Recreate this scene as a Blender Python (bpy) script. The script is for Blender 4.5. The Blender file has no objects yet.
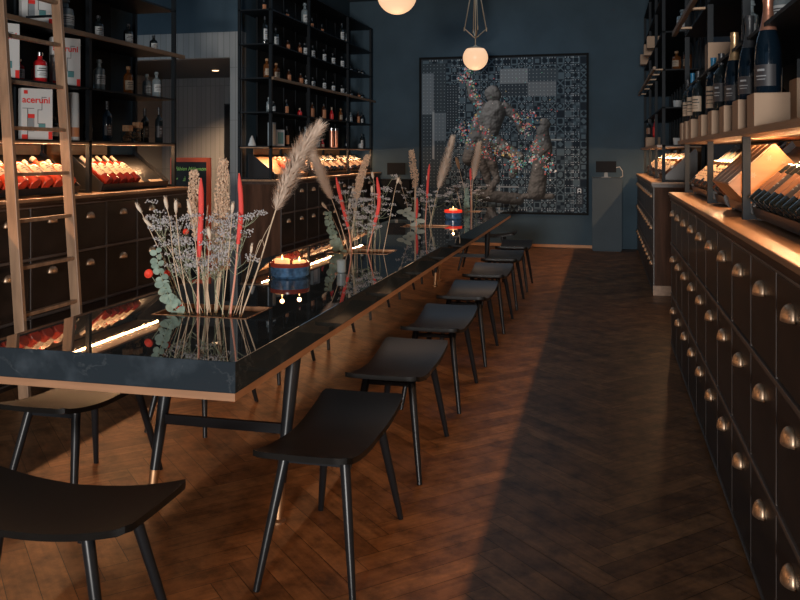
import bpy, bmesh, math, random
from math import sin, cos, pi, radians, sqrt, atan2
from mathutils import Vector, Matrix
random.seed(7)
SC = bpy.context.scene
COL = SC.collection

# ---------------------------------------------------------------- camera, world, light, exposure
cam_data = bpy.data.cameras.new('camera')
cam = bpy.data.objects.new('camera', cam_data); COL.objects.link(cam)
cam.location = (0, 0, 1.45)
cam.rotation_euler = (radians(90), 0, math.atan(204/830))
cam_data.sensor_width = 36; cam_data.lens = 36*830/800
cam_data.shift_y = -(300-155)/800
cam_data.clip_start = .05
SC.camera = cam
SC.view_settings.view_transform = 'Standard'
SC.view_settings.look = 'None'
SC.view_settings.gamma = 1
SC.view_settings.use_curve_mapping = False
SC.view_settings.exposure = 0.0
W = bpy.data.worlds.new('world'); SC.world = W; W.use_nodes = True
W.node_tree.nodes['Background'].inputs[0].default_value = (.30, .48, .75, 1)
W.node_tree.nodes['Background'].inputs[1].default_value = .25

def area(name, loc, rot, sx, sy, power, color):
    l = bpy.data.lights.new(name, 'AREA'); l.shape = 'RECTANGLE'; l.size = sx; l.size_y = sy
    l.energy = power; l.color = color
    o = bpy.data.objects.new(name, l); COL.objects.link(o); o.location = loc; o.rotation_euler = rot
    return o
COOL = (.50, .74, 1.0); WARM = (1.0, .54, .26)
area('frontal_fill', (-.3, -8.0, 1.35), (radians(90), 0, 0), 1.6, .9, 1050, (1.0, .95, .90))  # unseen area lamp set far outside the front opening for even frontal light
for i, yy in enumerate((1.2, 5.0, 8.6, 11.6)):
    area('ceiling_fill', (-1.6, yy, 3.94), (0, 0, 0), 2.2, 1.6, (.5, 2.5, 6, 9)[i], COOL)  # cool overhead fill lamps, added below a closed ceiling
# LED strips below the lowest shelves
LEDP = 8.2
for (x, y0, y1) in ((-3.83, .48, 6.62), (-3.83, 8.9, 13.0), (.75, .7, 6.5), (.75, 9.02, 12.95)):
    area('led_strip_light', (x, (y0+y1)/2, 1.519), (0, radians(25 if x > 0 else -25), 0), .010, y1-y0, LEDP*(y1-y0), WARM)
def spot(name, loc, tgt, power, color, size, blend=.6, r=.04):
    l = bpy.data.lights.new(name, 'SPOT'); l.energy = power; l.color = color; l.spot_size = radians(size); l.spot_blend = blend
    l.shadow_soft_size = r
    o = bpy.data.objects.new(name, l); COL.objects.link(o); o.location = loc
    o.rotation_euler = (Vector(tgt)-Vector(loc)).to_track_quat('-Z', 'Y').to_euler()
    return o

# ---------------------------------------------------------------- materials
def mat(name, color, rough=.5, metal=0, var=0, scale=(8, 8, 8), emit=None, es=0, trans=0, ior=1.45, bump=0, coat=0, spec=.5, detail=4, col2=None, coords='Object'):
    m = bpy.data.materials.new(name); m.use_nodes = True
    nt = m.node_tree; b = nt.nodes['Principled BSDF']
    b.inputs['Base Color'].default_value = (*color, 1); b.inputs['Roughness'].default_value = rough
    b.inputs['Metallic'].default_value = metal; b.inputs['IOR'].default_value = ior
    b.inputs['Specular IOR Level'].default_value = spec
    if trans: b.inputs['Transmission Weight'].default_value = trans
    if coat: b.inputs['Coat Weight'].default_value = coat; b.inputs['Coat Roughness'].default_value = .08
    if emit: b.inputs['Emission Color'].default_value = (*emit, 1); b.inputs['Emission Strength'].default_value = es
    if var or bump or col2:
        tc = nt.nodes.new('ShaderNodeTexCoord'); mp = nt.nodes.new('ShaderNodeMapping'); n = nt.nodes.new('ShaderNodeTexNoise')
        mp.inputs['Scale'].default_value = scale; n.inputs['Detail'].default_value = detail; n.inputs['Scale'].default_value = 1
        nt.links.new(tc.outputs[coords], mp.inputs[0]); nt.links.new(mp.outputs[0], n.inputs[0])
        r = nt.nodes.new('ShaderNodeValToRGB')
        c2 = col2 or tuple(min(1, c*(1+var)) for c in color); c1 = tuple(c*(1-var) for c in color) if not col2 else color
        r.color_ramp.elements[0].position = .35; r.color_ramp.elements[1].position = .68
        r.color_ramp.elements[0].color = (*c1, 1); r.color_ramp.elements[1].color = (*c2, 1)
        nt.links.new(n.outputs[0], r.inputs[0]); nt.links.new(r.outputs[0], b.inputs['Base Color'])
        if bump:
            bp = nt.nodes.new('ShaderNodeBump'); bp.inputs['Strength'].default_value = bump; bp.inputs['Distance'].default_value = .004
            nt.links.new(n.outputs[0], bp.inputs['Height']); nt.links.new(bp.outputs[0], b.inputs['Normal'])
    return m
M = {}
M['wall'] = mat('teal_plaster', (.050, .082, .108), .75, spec=.2, var=.12, scale=(2, 2, 2), bump=.15, detail=8)
M['ceiling'] = mat('dark_ceiling_paint', (.06, .09, .115), .9, var=.05)
M['dark'] = mat('dark_stained_wood', (.020, .013, .010), .42, var=.35, scale=(20, 20, 3), coat=.15)
M['frontw'] = mat('dark_drawer_wood', (.014, .0095, .008), .42, var=.5, scale=(5, 5, 7), coat=.15, detail=6)
M['strip'] = mat('worn_edge_wood', (.052, .042, .038), .45, var=.25, scale=(12, 12, 3))
M['endw'] = mat('brown_end_panel_wood', (.066, .031, .018), .55, spec=.12, var=.35, scale=(18, 18, 2.2), detail=6)
M['casewood'] = mat('case_wood', (.46, .21, .085), .5, var=.12, scale=(5, 30, 30), detail=5)
M['darkprint'] = mat('brown_label_print', (.17, .085, .05), .5)
M['railedge'] = mat('worn_rail_edge', (.10, .080, .070), .45, var=.2, scale=(12, 3, 12))
M['top'] = mat('oiled_counter_wood', (.30, .175, .100), .38, var=.22, scale=(24, 2, 24), detail=6)
M['edge'] = mat('counter_moulding_wood', (.050, .028, .019), .4, var=.3, scale=(20, 2, 20))
M['pale'] = mat('pale_wood', (.42, .27, .155), .5, var=.2, scale=(20, 3, 20), detail=5)
M['ladder'] = mat('ladder_oak', (.30, .185, .115), .42, var=.25, scale=(24, 24, 4), detail=5)
M['rail'] = mat('rail_oak', (.21, .13, .075), .45, var=.25, scale=(24, 2, 24), detail=5)
M['brass'] = mat('aged_brass', (.62, .44, .30), .48, metal=1, var=.25, scale=(60, 60, 60))
M['copper'] = mat('brushed_copper', (.34, .18, .10), .4, metal=1)
M['steel'] = mat('black_steel', (.008, .011, .014), .45, spec=.25)
M['bluesteel'] = mat('blue_black_steel', (.010, .014, .018), .55, spec=.2)
M['backp'] = mat('black_back_panel', (.007, .009, .011), .6, spec=.2)
M['tray'] = mat('black_tray_board', (.014, .015, .017), .35)
M['black'] = mat('matte_black_lacquer', (.008, .0075, .007), .32, spec=.25, var=.15, scale=(9, 9, 9))
M['blackleg'] = mat('black_leg_lacquer', (.012, .013, .015), .32, spec=.35)
M['gold'] = mat('brass_foot', (.45, .26, .14), .5, metal=1)
M['tablewood'] = mat('table_edge_copper_wood', (.34, .185, .105), .40, var=.12, scale=(4, 4, 30))
M['black_screen'] = mat('tablet_glass', (.006, .007, .009), .6, spec=.15)
M['white_plastic'] = mat('white_plastic', (.55, .52, .48), .4)
M['slate'] = mat('blue_grey_pedestal_paint', (.048, .068, .084), .5, spec=.15, var=.06, scale=(4, 4, 4))
M['pillarblk'] = mat('black_pedestal_paint', (.005, .006, .007), .6, spec=.12)
M['globe'] = mat('opal_globe', (.45, .36, .28), .3, emit=(1.0, .60, .34), es=.85)
M['brasslamp'] = mat('lamp_brass', (.52, .38, .26), .5, metal=1)
M['flame'] = mat('flame', (1, .6, .2), .5, emit=(1, .55, .22), es=6)
M['wax'] = mat('lit_wax', (.80, .50, .28), .5, emit=(1, .45, .18), es=.9)
M['waxred'] = mat('red_wax', (.75, .10, .05), .5, emit=(1, .15, .05), es=.7)
M['bluebowl'] = mat('blue_glazed_bowl', (.045, .11, .22), .12, var=.5, scale=(30, 30, 30), coat=.6)
M['bowlrim'] = mat('dark_red_glaze', (.22, .035, .025), .2)
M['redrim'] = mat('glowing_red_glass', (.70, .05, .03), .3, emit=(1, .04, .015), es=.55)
M['cork'] = mat('cork', (.45, .26, .14), .8, var=.3, scale=(80, 80, 80))
M['card'] = mat('kraft_cardboard', (.37, .255, .175), .8, var=.06, scale=(6, 6, 6))
M['cream'] = mat('cream_paper', (.44, .34, .25), .6)
M['white'] = mat('white_paper', (.56, .58, .58), .5)
M['whitebox'] = mat('white_gift_box_card', (.58, .58, .57), .45)
M['red'] = mat('red_print', (.70, .035, .03), .45)
M['teal'] = mat('teal_print', (.10, .26, .27), .45)
M['tan'] = mat('orange_tan_print', (.50, .20, .09), .5)
M['greyp'] = mat('grey_print', (.22, .25, .27), .5)
M['ink'] = mat('dark_print', (.03, .03, .035), .5)
M['gdark'] = mat('dark_bottle_glass', (.010, .014, .016), .08, coat=.4)
M['gblue'] = mat('blue_black_bottle_glass', (.004, .010, .018), .08, coat=.4)
M['gamber'] = mat('amber_bottle_glass', (.22, .075, .02), .08, coat=.4, trans=.35)
M['gred'] = mat('red_liqueur_glass', (.62, .02, .025), .07, coat=.5, trans=.3)
M['gclear'] = mat('clear_bottle_glass', (.34, .41, .44), .06, trans=.45, coat=.3)
M['jarglass'] = mat('jar_glass', (.9, .93, .93), .02, trans=1, ior=1.08)
M['gorange'] = mat('orange_red_liqueur_glass', (.80, .11, .05), .07, coat=.5, trans=.3)
M['grose'] = mat('rose_wine_glass', (.22, .022, .012), .08, coat=.5)
M['gbrown'] = mat('brown_bottle_glass', (.06, .022, .010), .08, coat=.4)
M['foilcop'] = mat('copper_foil', (.72, .33, .22), .32, metal=.8, bump=.3, scale=(90, 90, 90))
M['foilgold'] = mat('gold_foil', (.72, .48, .26), .32, metal=.8, bump=.3, scale=(90, 90, 90))
M['foilblk'] = mat('black_foil', (.03, .033, .038), .35, bump=.3, scale=(90, 90, 90))
M['foilblue'] = mat('blue_foil', (.02, .17, .33), .35)
M['silver'] = mat('silver_cap', (.55, .56, .58), .25, metal=1)
M['chalk'] = mat('chalkboard_slate', (.018, .018, .017), .7, var=.2, scale=(5, 5, 5))
M['redframe'] = mat('red_painted_frame', (.92, .13, .045), .45)
M['chalkgreen'] = mat('green_chalk', (.45, .85, .20), .8)
M['orangewood'] = mat('orange_bench_wood', (.52, .22, .08), .45, var=.15, scale=(3, 20, 20))
M['stem'] = mat('straw_stem', (.64, .51, .37), .7, var=.15, scale=(30, 30, 8))
M['stemg'] = mat('dry_green_stem', (.30, .34, .23), .7)
M['stempink'] = mat('pink_stem', (.74, .34, .25), .6)
M['plume'] = mat('pampas_fluff', (.80, .67, .56), .9)
M['seed'] = mat('tan_seed', (.68, .50, .36), .85, var=.3, scale=(70, 70, 70))
M['spike'] = mat('coral_red_velvet', (.85, .095, .085), .8, bump=.8, scale=(260, 260, 260))
M['tail'] = mat('bunny_tail_fluff', (.74, .64, .52), .9, bump=.6, scale=(150, 150, 150))
M['tailb'] = mat('brown_cone_fluff', (.34, .20, .11), .9, bump=.6, scale=(150, 150, 150))
M['floret'] = mat('grey_statice', (.54, .54, .56), .85)
M['leaf'] = mat('eucalyptus_leaf', (.22, .31, .26), .6, var=.25, scale=(30, 30, 30))
M['leafg'] = mat('pale_sage_leaf', (.33, .38, .34), .7)
M['poppy'] = mat('red_petal', (.80, .06, .03), .6)
M['protea'] = mat('dried_brown_petal', (.17, .12, .10), .8, var=.4, scale=(30, 30, 30))
M['grille'] = mat('label_silver_print', (.25, .27, .29), .4)

# marble
def marble():
    m = mat('black_marble', (.010, .016, .022), .018, spec=.5); nt = m.node_tree; b = nt.nodes['Principled BSDF']
    tc = nt.nodes.new('ShaderNodeTexCoord'); n = nt.nodes.new('ShaderNodeTexNoise'); n.inputs['Scale'].default_value = 2.6; n.inputs['Detail'].default_value = 13; n.inputs['Roughness'].default_value = .62; n.inputs['Distortion'].default_value = .5
    nt.links.new(tc.outputs['Object'], n.inputs[0])
    a = nt.nodes.new('ShaderNodeMath'); a.operation = 'SUBTRACT'; a.inputs[1].default_value = .5; nt.links.new(n.outputs[0], a.inputs[0])
    a2 = nt.nodes.new('ShaderNodeMath'); a2.operation = 'ABSOLUTE'; nt.links.new(a.outputs[0], a2.inputs[0])
    r = nt.nodes.new('ShaderNodeValToRGB'); r.color_ramp.elements[0].position = 0; r.color_ramp.elements[0].color = (.045, .056, .066, 1)
    r.color_ramp.elements[1].position = .012; r.color_ramp.elements[1].color = (.022, .031, .040, 1)
    nt.links.new(a2.outputs[0], r.inputs[0])
    n2 = nt.nodes.new('ShaderNodeTexNoise'); n2.inputs['Scale'].default_value = 9; n2.inputs['Detail'].default_value = 8; nt.links.new(tc.outputs['Object'], n2.inputs[0])
    r2 = nt.nodes.new('ShaderNodeValToRGB'); r2.color_ramp.elements[0].position = .52; r2.color_ramp.elements[0].color = (0, 0, 0, 1)
    r2.color_ramp.elements[1].position = .80; r2.color_ramp.elements[1].color = (.028, .036, .044, 1); nt.links.new(n2.outputs[0], r2.inputs[0])
    mx = nt.nodes.new('ShaderNodeMixRGB'); mx.blend_type = 'ADD'; mx.inputs[0].default_value = 1
    n4 = nt.nodes.new('ShaderNodeTexNoise'); n4.inputs['Scale'].default_value = 6.5; nt.links.new(tc.outputs['Object'], n4.inputs[0])
    r4 = nt.nodes.new('ShaderNodeValToRGB'); r4.color_ramp.elements[0].position = .47; r4.color_ramp.elements[1].position = .60; nt.links.new(n4.outputs[0], r4.inputs[0])
    m4 = nt.nodes.new('ShaderNodeMixRGB'); m4.inputs[1].default_value = (.022, .031, .040, 1); nt.links.new(r4.outputs[0], m4.inputs[0]); nt.links.new(r.outputs[0], m4.inputs[2])
    nt.links.new(m4.outputs[0], mx.inputs[1]); nt.links.new(r2.outputs[0], mx.inputs[2]); nt.links.new(mx.outputs[0], b.inputs['Base Color'])
    return m
M['marble'] = marble()

# herringbone oak, one colour per board from a random-per-island value, grain along each board's UV
def floormat():
    m = mat('herringbone_oak', (.1, .05, .03), .42, spec=.4); nt = m.node_tree; b = nt.nodes['Principled BSDF']
    uv = nt.nodes.new('ShaderNodeUVMap'); uv.uv_map = 'uv'
    mp = nt.nodes.new('ShaderNodeMapping'); mp.inputs['Scale'].default_value = (3.5, 42, 1)
    n = nt.nodes.new('ShaderNodeTexNoise'); n.inputs['Scale'].default_value = 1; n.inputs['Detail'].default_value = 6; n.inputs['Distortion'].default_value = .6
    nt.links.new(uv.outputs[0], mp.inputs[0]); nt.links.new(mp.outputs[0], n.inputs[0])
    g = nt.nodes.new('ShaderNodeNewGeometry')
    r = nt.nodes.new('ShaderNodeValToRGB'); e = r.color_ramp.elements
    e[0].position = 0; e[0].color = (.170, .076, .032, 1); e[1].position = 1; e[1].color = (.290, .138, .058, 1)
    x = e.new(.5); x.color = (.235, .107, .044, 1)
    nt.links.new(g.outputs['Random Per Island'], r.inputs[0])
    r2 = nt.nodes.new('ShaderNodeValToRGB'); r2.color_ramp.elements[0].position = .3; r2.color_ramp.elements[0].color = (.74, .72, .70, 1)
    r2.color_ramp.elements[1].position = .7; r2.color_ramp.elements[1].color = (1.1, 1.1, 1.1, 1); nt.links.new(n.outputs[0], r2.inputs[0])
    mx = nt.nodes.new('ShaderNodeMixRGB'); mx.blend_type = 'MULTIPLY'; mx.inputs[0].default_value = 1
    nt.links.new(r.outputs[0], mx.inputs[1]); nt.links.new(r2.outputs[0], mx.inputs[2])
    tc = nt.nodes.new('ShaderNodeTexCoord'); n3 = nt.nodes.new('ShaderNodeTexNoise'); n3.inputs['Scale'].default_value = 7; n3.inputs['Detail'].default_value = 9; n3.inputs['Roughness'].default_value = .7
    nt.links.new(tc.outputs['Object'], n3.inputs[0])
    r3 = nt.nodes.new('ShaderNodeValToRGB'); r3.color_ramp.elements[0].position = .35; r3.color_ramp.elements[0].color = (.42, .42, .42, 1)
    r3.color_ramp.elements[1].position = .60; r3.color_ramp.elements[1].color = (1.18, 1.18, 1.18, 1); nt.links.new(n3.outputs[0], r3.inputs[0])
    mx2 = nt.nodes.new('ShaderNodeMixRGB'); mx2.blend_type = 'MULTIPLY'; mx2.inputs[0].default_value = 1
    nt.links.new(mx.outputs[0], mx2.inputs[1]); nt.links.new(r3.outputs[0], mx2.inputs[2])
    nt.links.new(mx2.outputs[0], b.inputs['Base Color'])
    bp = nt.nodes.new('ShaderNodeBump'); bp.inputs['Strength'].default_value = .25; bp.inputs['Distance'].default_value = .002
    nt.links.new(n.outputs[0], bp.inputs['Height']); nt.links.new(bp.outputs[0], b.inputs['Normal'])
    return m
M['floor'] = floormat()
# vertical board cladding with grooves
def cladding():
    m = mat('grey_board_cladding', (.17, .165, .16), .7); nt = m.node_tree; b = nt.nodes['Principled BSDF']
    tc = nt.nodes.new('ShaderNodeTexCoord'); br = nt.nodes.new('ShaderNodeTexBrick'); mp = nt.nodes.new('ShaderNodeMapping')
    mp.inputs['Rotation'].default_value = (radians(90), 0, 0)
    sp = nt.nodes.new('ShaderNodeSeparateXYZ'); cb = nt.nodes.new('ShaderNodeCombineXYZ')
    nt.links.new(tc.outputs['Object'], sp.inputs[0]); nt.links.new(sp.outputs['Z'], cb.inputs[0]); nt.links.new(sp.outputs['X'], cb.inputs[1])
    br.inputs['Color1'].default_value = (.26, .265, .26, 1); br.inputs['Color2'].default_value = (.31, .31, .30, 1); br.inputs['Mortar'].default_value = (.19, .19, .185, 1)
    br.inputs['Scale'].default_value = 1; br.inputs['Mortar Size'].default_value = .004; br.inputs['Brick Width'].default_value = .62; br.inputs['Row Height'].default_value = .075
    br.offset = 0
    nt.links.new(cb.outputs[0], br.inputs[0]); nt.links.new(br.outputs[0], b.inputs['Base Color'])
    return m
M['clad'] = cladding()

# ---------------------------------------------------------------- mesh builder
class MB:
    def __init__(s): s.v = []; s.f = []
    def add(s, vs, fs):
        n = len(s.v); s.v += [tuple(v) for v in vs]; s.f += [tuple(i+n for i in f) for f in fs]; return s
    def box(s, x0, x1, y0, y1, z0, z1):
        return s.add([(x0,y0,z0),(x1,y0,z0),(x1,y1,z0),(x0,y1,z0),(x0,y0,z1),(x1,y0,z1),(x1,y1,z1),(x0,y1,z1)],
                     [(3,2,1,0),(4,5,6,7),(0,1,5,4),(1,2,6,5),(2,3,7,6),(3,0,4,7)])
    def prism(s, poly, axis, a, b):     # poly in the two other axes
        n = len(poly)
        def P(p, t):
            return (t,p[0],p[1]) if axis == 'x' else (p[0],t,p[1]) if axis == 'y' else (p[0],p[1],t)
        vs = [P(p,a) for p in poly]+[P(p,b) for p in poly]
        return s.add(vs, [tuple(range(n))[::-1], tuple(range(n,2*n))]+[(i,(i+1)%n,(i+1)%n+n,i+n) for i in range(n)])
    def tube(s, pts, rad, n=8, cap=True):
        pts = [Vector(p) for p in pts]
        if not isinstance(rad, (list, tuple)): rad = [rad]*len(pts)
        vs = []; up = None
        for i, p in enumerate(pts):
            d = (pts[min(i+1,len(pts)-1)]-pts[max(i-1,0)]).normalized()
            if up is None: up = Vector((0,0,1)) if abs(d.z) < .9 else Vector((1,0,0))
            a = d.cross(up).normalized(); b2 = d.cross(a).normalized(); up = -b2 if False else up
            for k in range(n):
                t = 2*pi*k/n; vs.append(p+(a*cos(t)+b2*sin(t))*rad[i])
        fs = []
        for i in range(len(pts)-1):
            for k in range(n): fs.append((i*n+k, i*n+(k+1)%n, (i+1)*n+(k+1)%n, (i+1)*n+k))
        if cap: fs += [tuple(range(n))[::-1], tuple(range((len(pts)-1)*n, len(pts)*n))]
        return s.add(vs, fs)
    def lathe(s, prof, n=24, c=(0,0,0), a0=0, a1=2*pi):
        full = abs(a1-a0-2*pi) < 1e-6; m = n if full else n+1
        vs = []
        for r, z in prof:
            for k in range(m):
                t = a0+(a1-a0)*k/n; vs.append((c[0]+r*cos(t), c[1]+r*sin(t), c[2]+z))
        fs = []
        for i in range(len(prof)-1):
            for k in range(n):
                k2 = (k+1) % m; fs.append((i*m+k, i*m+k2, (i+1)*m+k2, (i+1)*m+k))
        if full:
            if prof[0][0] > 1e-6: fs.append(tuple(range(m))[::-1])
            if prof[-1][0] > 1e-6: fs.append(tuple(range((len(prof)-1)*m, len(prof)*m)))
        return s.add(vs, fs)
    def octa(s, c, r, rz=None):
        x, y, z = c; rz = rz or r
        return s.add([(x+r,y,z),(x-r,y,z),(x,y+r,z),(x,y-r,z),(x,y,z+rz),(x,y,z-rz)],
                     [(0,2,4),(2,1,4),(1,3,4),(3,0,4),(2,0,5),(1,2,5),(3,1,5),(0,3,5)])
    def build(s, name, m, parent=None, smooth=False, bevel=0):
        me = bpy.data.meshes.new(name); me.from_pydata(s.v, [], s.f)
        bm = bmesh.new(); bm.from_mesh(me)
        bmesh.ops.remove_doubles(bm, verts=bm.verts, dist=1e-6)
        if not getattr(s, 'nonorm', False): bmesh.ops.recalc_face_normals(bm, faces=bm.faces)
        bm.to_mesh(me); bm.free()
        me.materials.append(m)
        if smooth: me.polygons.foreach_set('use_smooth', [True]*len(me.polygons))
        o = bpy.data.objects.new(name, me); COL.objects.link(o)
        if smooth:
            md = o.modifiers.new('split', 'EDGE_SPLIT'); md.split_angle = radians(38)
        if bevel:
            md = o.modifiers.new('bevel', 'BEVEL'); md.width = bevel; md.segments = 2; md.limit_method = 'ANGLE'
        if parent: o.parent = parent
        return o
def tag(o, label, cat, group=None):
    o['label'] = label; o['category'] = cat
    if group: o['group'] = group
    return o
def thing(name, label, cat, loc=(0,0,0), rz=0, group=None):
    o = bpy.data.objects.new(name, None); o.empty_display_size = .05; COL.objects.link(o); o.location = loc; o.rotation_euler = (0,0,rz)
    return tag(o, label, cat, group)
def struct(o): o['kind'] = 'structure'; return o
def children(o): return [c for c in bpy.data.objects if c.parent is o]
def dup(root, label=None, loc=None, rot=None, scale=None, group=None):
    r = root.copy(); COL.objects.link(r)
    for ch in children(root):
        c = ch.copy(); COL.objects.link(c); c.parent = r
        for g in children(ch):
            d = g.copy(); COL.objects.link(d); d.parent = c
    if label: r['label'] = label
    if loc is not None: r.location = loc
    if rot is not None: r.rotation_euler = rot
    if scale is not None: r.scale = scale
    if group: r['group'] = group
    return r
ORD = ['first','second','third','fourth','fifth','sixth','seventh','eighth','ninth','tenth','eleventh','twelfth','thirteenth','fourteenth']
def text(body, size, m, parent, loc, rot, name='lettering', shear=0, ext=.0004, align='LEFT', bold=0):
    cu = bpy.data.curves.new(name, 'FONT'); cu.body = body; cu.size = size; cu.shear = shear; cu.extrude = ext; cu.align_x = align; cu.offset = bold
    t = bpy.data.objects.new(name, cu); COL.objects.link(t)
    dg = bpy.context.evaluated_depsgraph_get(); me = bpy.data.meshes.new_from_object(t.evaluated_get(dg))
    bpy.data.objects.remove(t)
    o = bpy.data.objects.new(name, me); COL.objects.link(o); me.materials.clear(); me.materials.append(m)
    o.location = loc; o.rotation_euler = rot; o.parent = parent
    return o

# ---------------------------------------------------------------- room
XL, XR, YB, YF, ZC = -4.12, 1.02, 13.25, -2.6, 4.0
struct(MB().box(-6.6, XR+.12, YF-.1, YB+.1, -.12, -.004).build('floor', M['dark']))
def herringbone():
    n = 6; Wd = .1; vs = []; fs = []; uvs = []
    c = cos(pi/4); off = Vector((.05, .1))
    R = 110
    def put(x0, y0, lx, ly, horiz):
        g = .012
        cs = [(x0+g,y0+g),(x0+lx-g,y0+g),(x0+lx-g,y0+ly-g),(x0+g,y0+ly-g)]
        w = [((a-b)*c*Wd+off.x, (a+b)*c*Wd+off.y) for a, b in cs]
        mx = sum(p[0] for p in w)/4; my = sum(p[1] for p in w)/4
        if not (-6.4 < mx < XR-.05 and YF+.2 < my < YB-.05): return
        if mx < XL-.1 and not (6.75 < my < 11.3): return
        w = [(min(max(p[0], -6.5), XR), min(p[1], YB)) for p in w]
        k = len(vs); ou = random.random()*50; ov = random.random()*50
        for p in w: vs.append((p[0], p[1], 0))
        fs.append((k,k+1,k+2,k+3))
        L = n*Wd
        uvs.extend([(ou,ov),(ou+L,ov),(ou+L,ov+Wd),(ou,ov+Wd)] if horiz else [(ou,ov+Wd),(ou,ov),(ou+L,ov),(ou+L,ov+Wd)])
    for y in range(-R*2, R*2):
        for m in range(-40, 41):
            x0 = y+2*n*m
            if abs(x0) < 260: put(x0, y, n, 1, True)
    for x in range(-R*2, R*2):
        for m in range(-40, 41):
            y0 = x+1+2*n*m
            if abs(y0) < 260: put(x, y0, 1, n, False)
    me = bpy.data.meshes.new('floor_boards'); me.from_pydata(vs, [], fs)
    ul = me.uv_layers.new(name='uv')
    ul.data.foreach_set('uv', [t for u in uvs for t in u])
    me.materials.append(M['floor'])
    o = bpy.data.objects.new('floor', me); COL.objects.link(o); return struct(o)
herringbone()
struct(MB().box(-6.6, XR+.12, YF-.1, YB+.1, ZC, ZC+.1).build('ceiling', M['ceiling']))
struct(MB().box(XL-.1, XR+.12, YB, YB+.1, 0, ZC).build('wall_back', M['wall']))
struct(MB().box(XR, XR+.12, YF, YB, 0, ZC).build('wall_right', M['wall']))
struct(MB().box(XL-.1, XL, YF, 6.72, 0, ZC).build('wall_left', M['wall']))
struct(MB().box(XL-.1, XL, 9.12, YB, 0, ZC).build('wall_left', M['wall']))
# street front behind the camera: piers and lintel round a wide opening that lets in sky light and the frontal lamp
w = MB(); w.box(XL, -3.75, YF, YF+.12, 0, ZC); w.box(.55, XR, YF, YF+.12, 0, ZC); w.box(-3.75, .55, YF, YF+.12, 3.35, ZC); w.box(-3.75, .55, YF, YF+.12, 0, .6)
struct(w.build('wall_street', M['wall']))
# side passage with board cladding
w = MB(); w.box(-4.27, XL, 9.0, 9.12, 0, 2.90); w.box(-6.5, -4.27, 9.0, 9.12, 2.60, 2.90)
struct(w.build('wall_passage', M['clad']))
struct(MB().box(-6.6, XL, 9.0, 9.12, 2.90, ZC).build('wall_passage_upper', M['wall']))
struct(MB().box(-6.5, -4.22, 9.12, 11.35, 2.60, 2.70).build('ceiling_passage', M['dark']))
struct(MB().box(-6.5, -4.22, 11.35, 11.45, 0, 2.70).build('wall_passage_far', M['clad']))
struct(MB().box(-4.27, -4.22, 9.12, 11.35, 0, 2.60).build('wall_passage_side', M['clad']))
struct(MB().box(-6.6, XL-.1, 6.6, 6.72, 0, ZC).build('wall_passage_near', M['wall']))
struct(MB().box(-6.6, -6.5, 6.72, 11.4, 0, ZC).build('wall_passage_end', M['clad']))
struct(MB().box(-2.93, -.18, YB-.02, YB, 0, .045).build('baseboard_back', M['casewood']))
dl = thing('recessed_downlight', 'small recessed spotlight in the dark ceiling of the side passage', 'ceiling light', (-5.10, 10.3, 2.60))
MB().lathe([(.060,-.010),(.060,0),(.02,0)], 20).build('trim_ring', M['brasslamp'], dl, True)
MB().lathe([(0,-.012),(.045,-.012),(.045,-.004)], 20).build('lens', mat('downlight_lens', (1,.8,.6), emit=(1,.62,.35), es=5), dl)
spot('passage_downlight', (-5.10, 10.3, 2.57), (-5.15, 10.9, 0), 230, (1, .62, .36), 105, .8)
area('passage_fill', (-6.35, 7.2, 1.9), (radians(90), 0, radians(-60)), 1.1, 1.4, 24, (.75, .88, 1.0))  # added cool lamp that brightens the passage and chalkboard; no window here
wp = thing('wall_panel', 'black upright panel on the far wall of the side passage', 'wall panel', (-5.18, 11.33, 1.72))
MB().box(-.28, .28, -.03, .02, -.49, .49).build('panel_body', M['tray'], wp, bevel=.004)
MB().box(-.26, .26, -.033, -.0305, -.47, .47).build('panel_face', M['black_screen'], wp)
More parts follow.
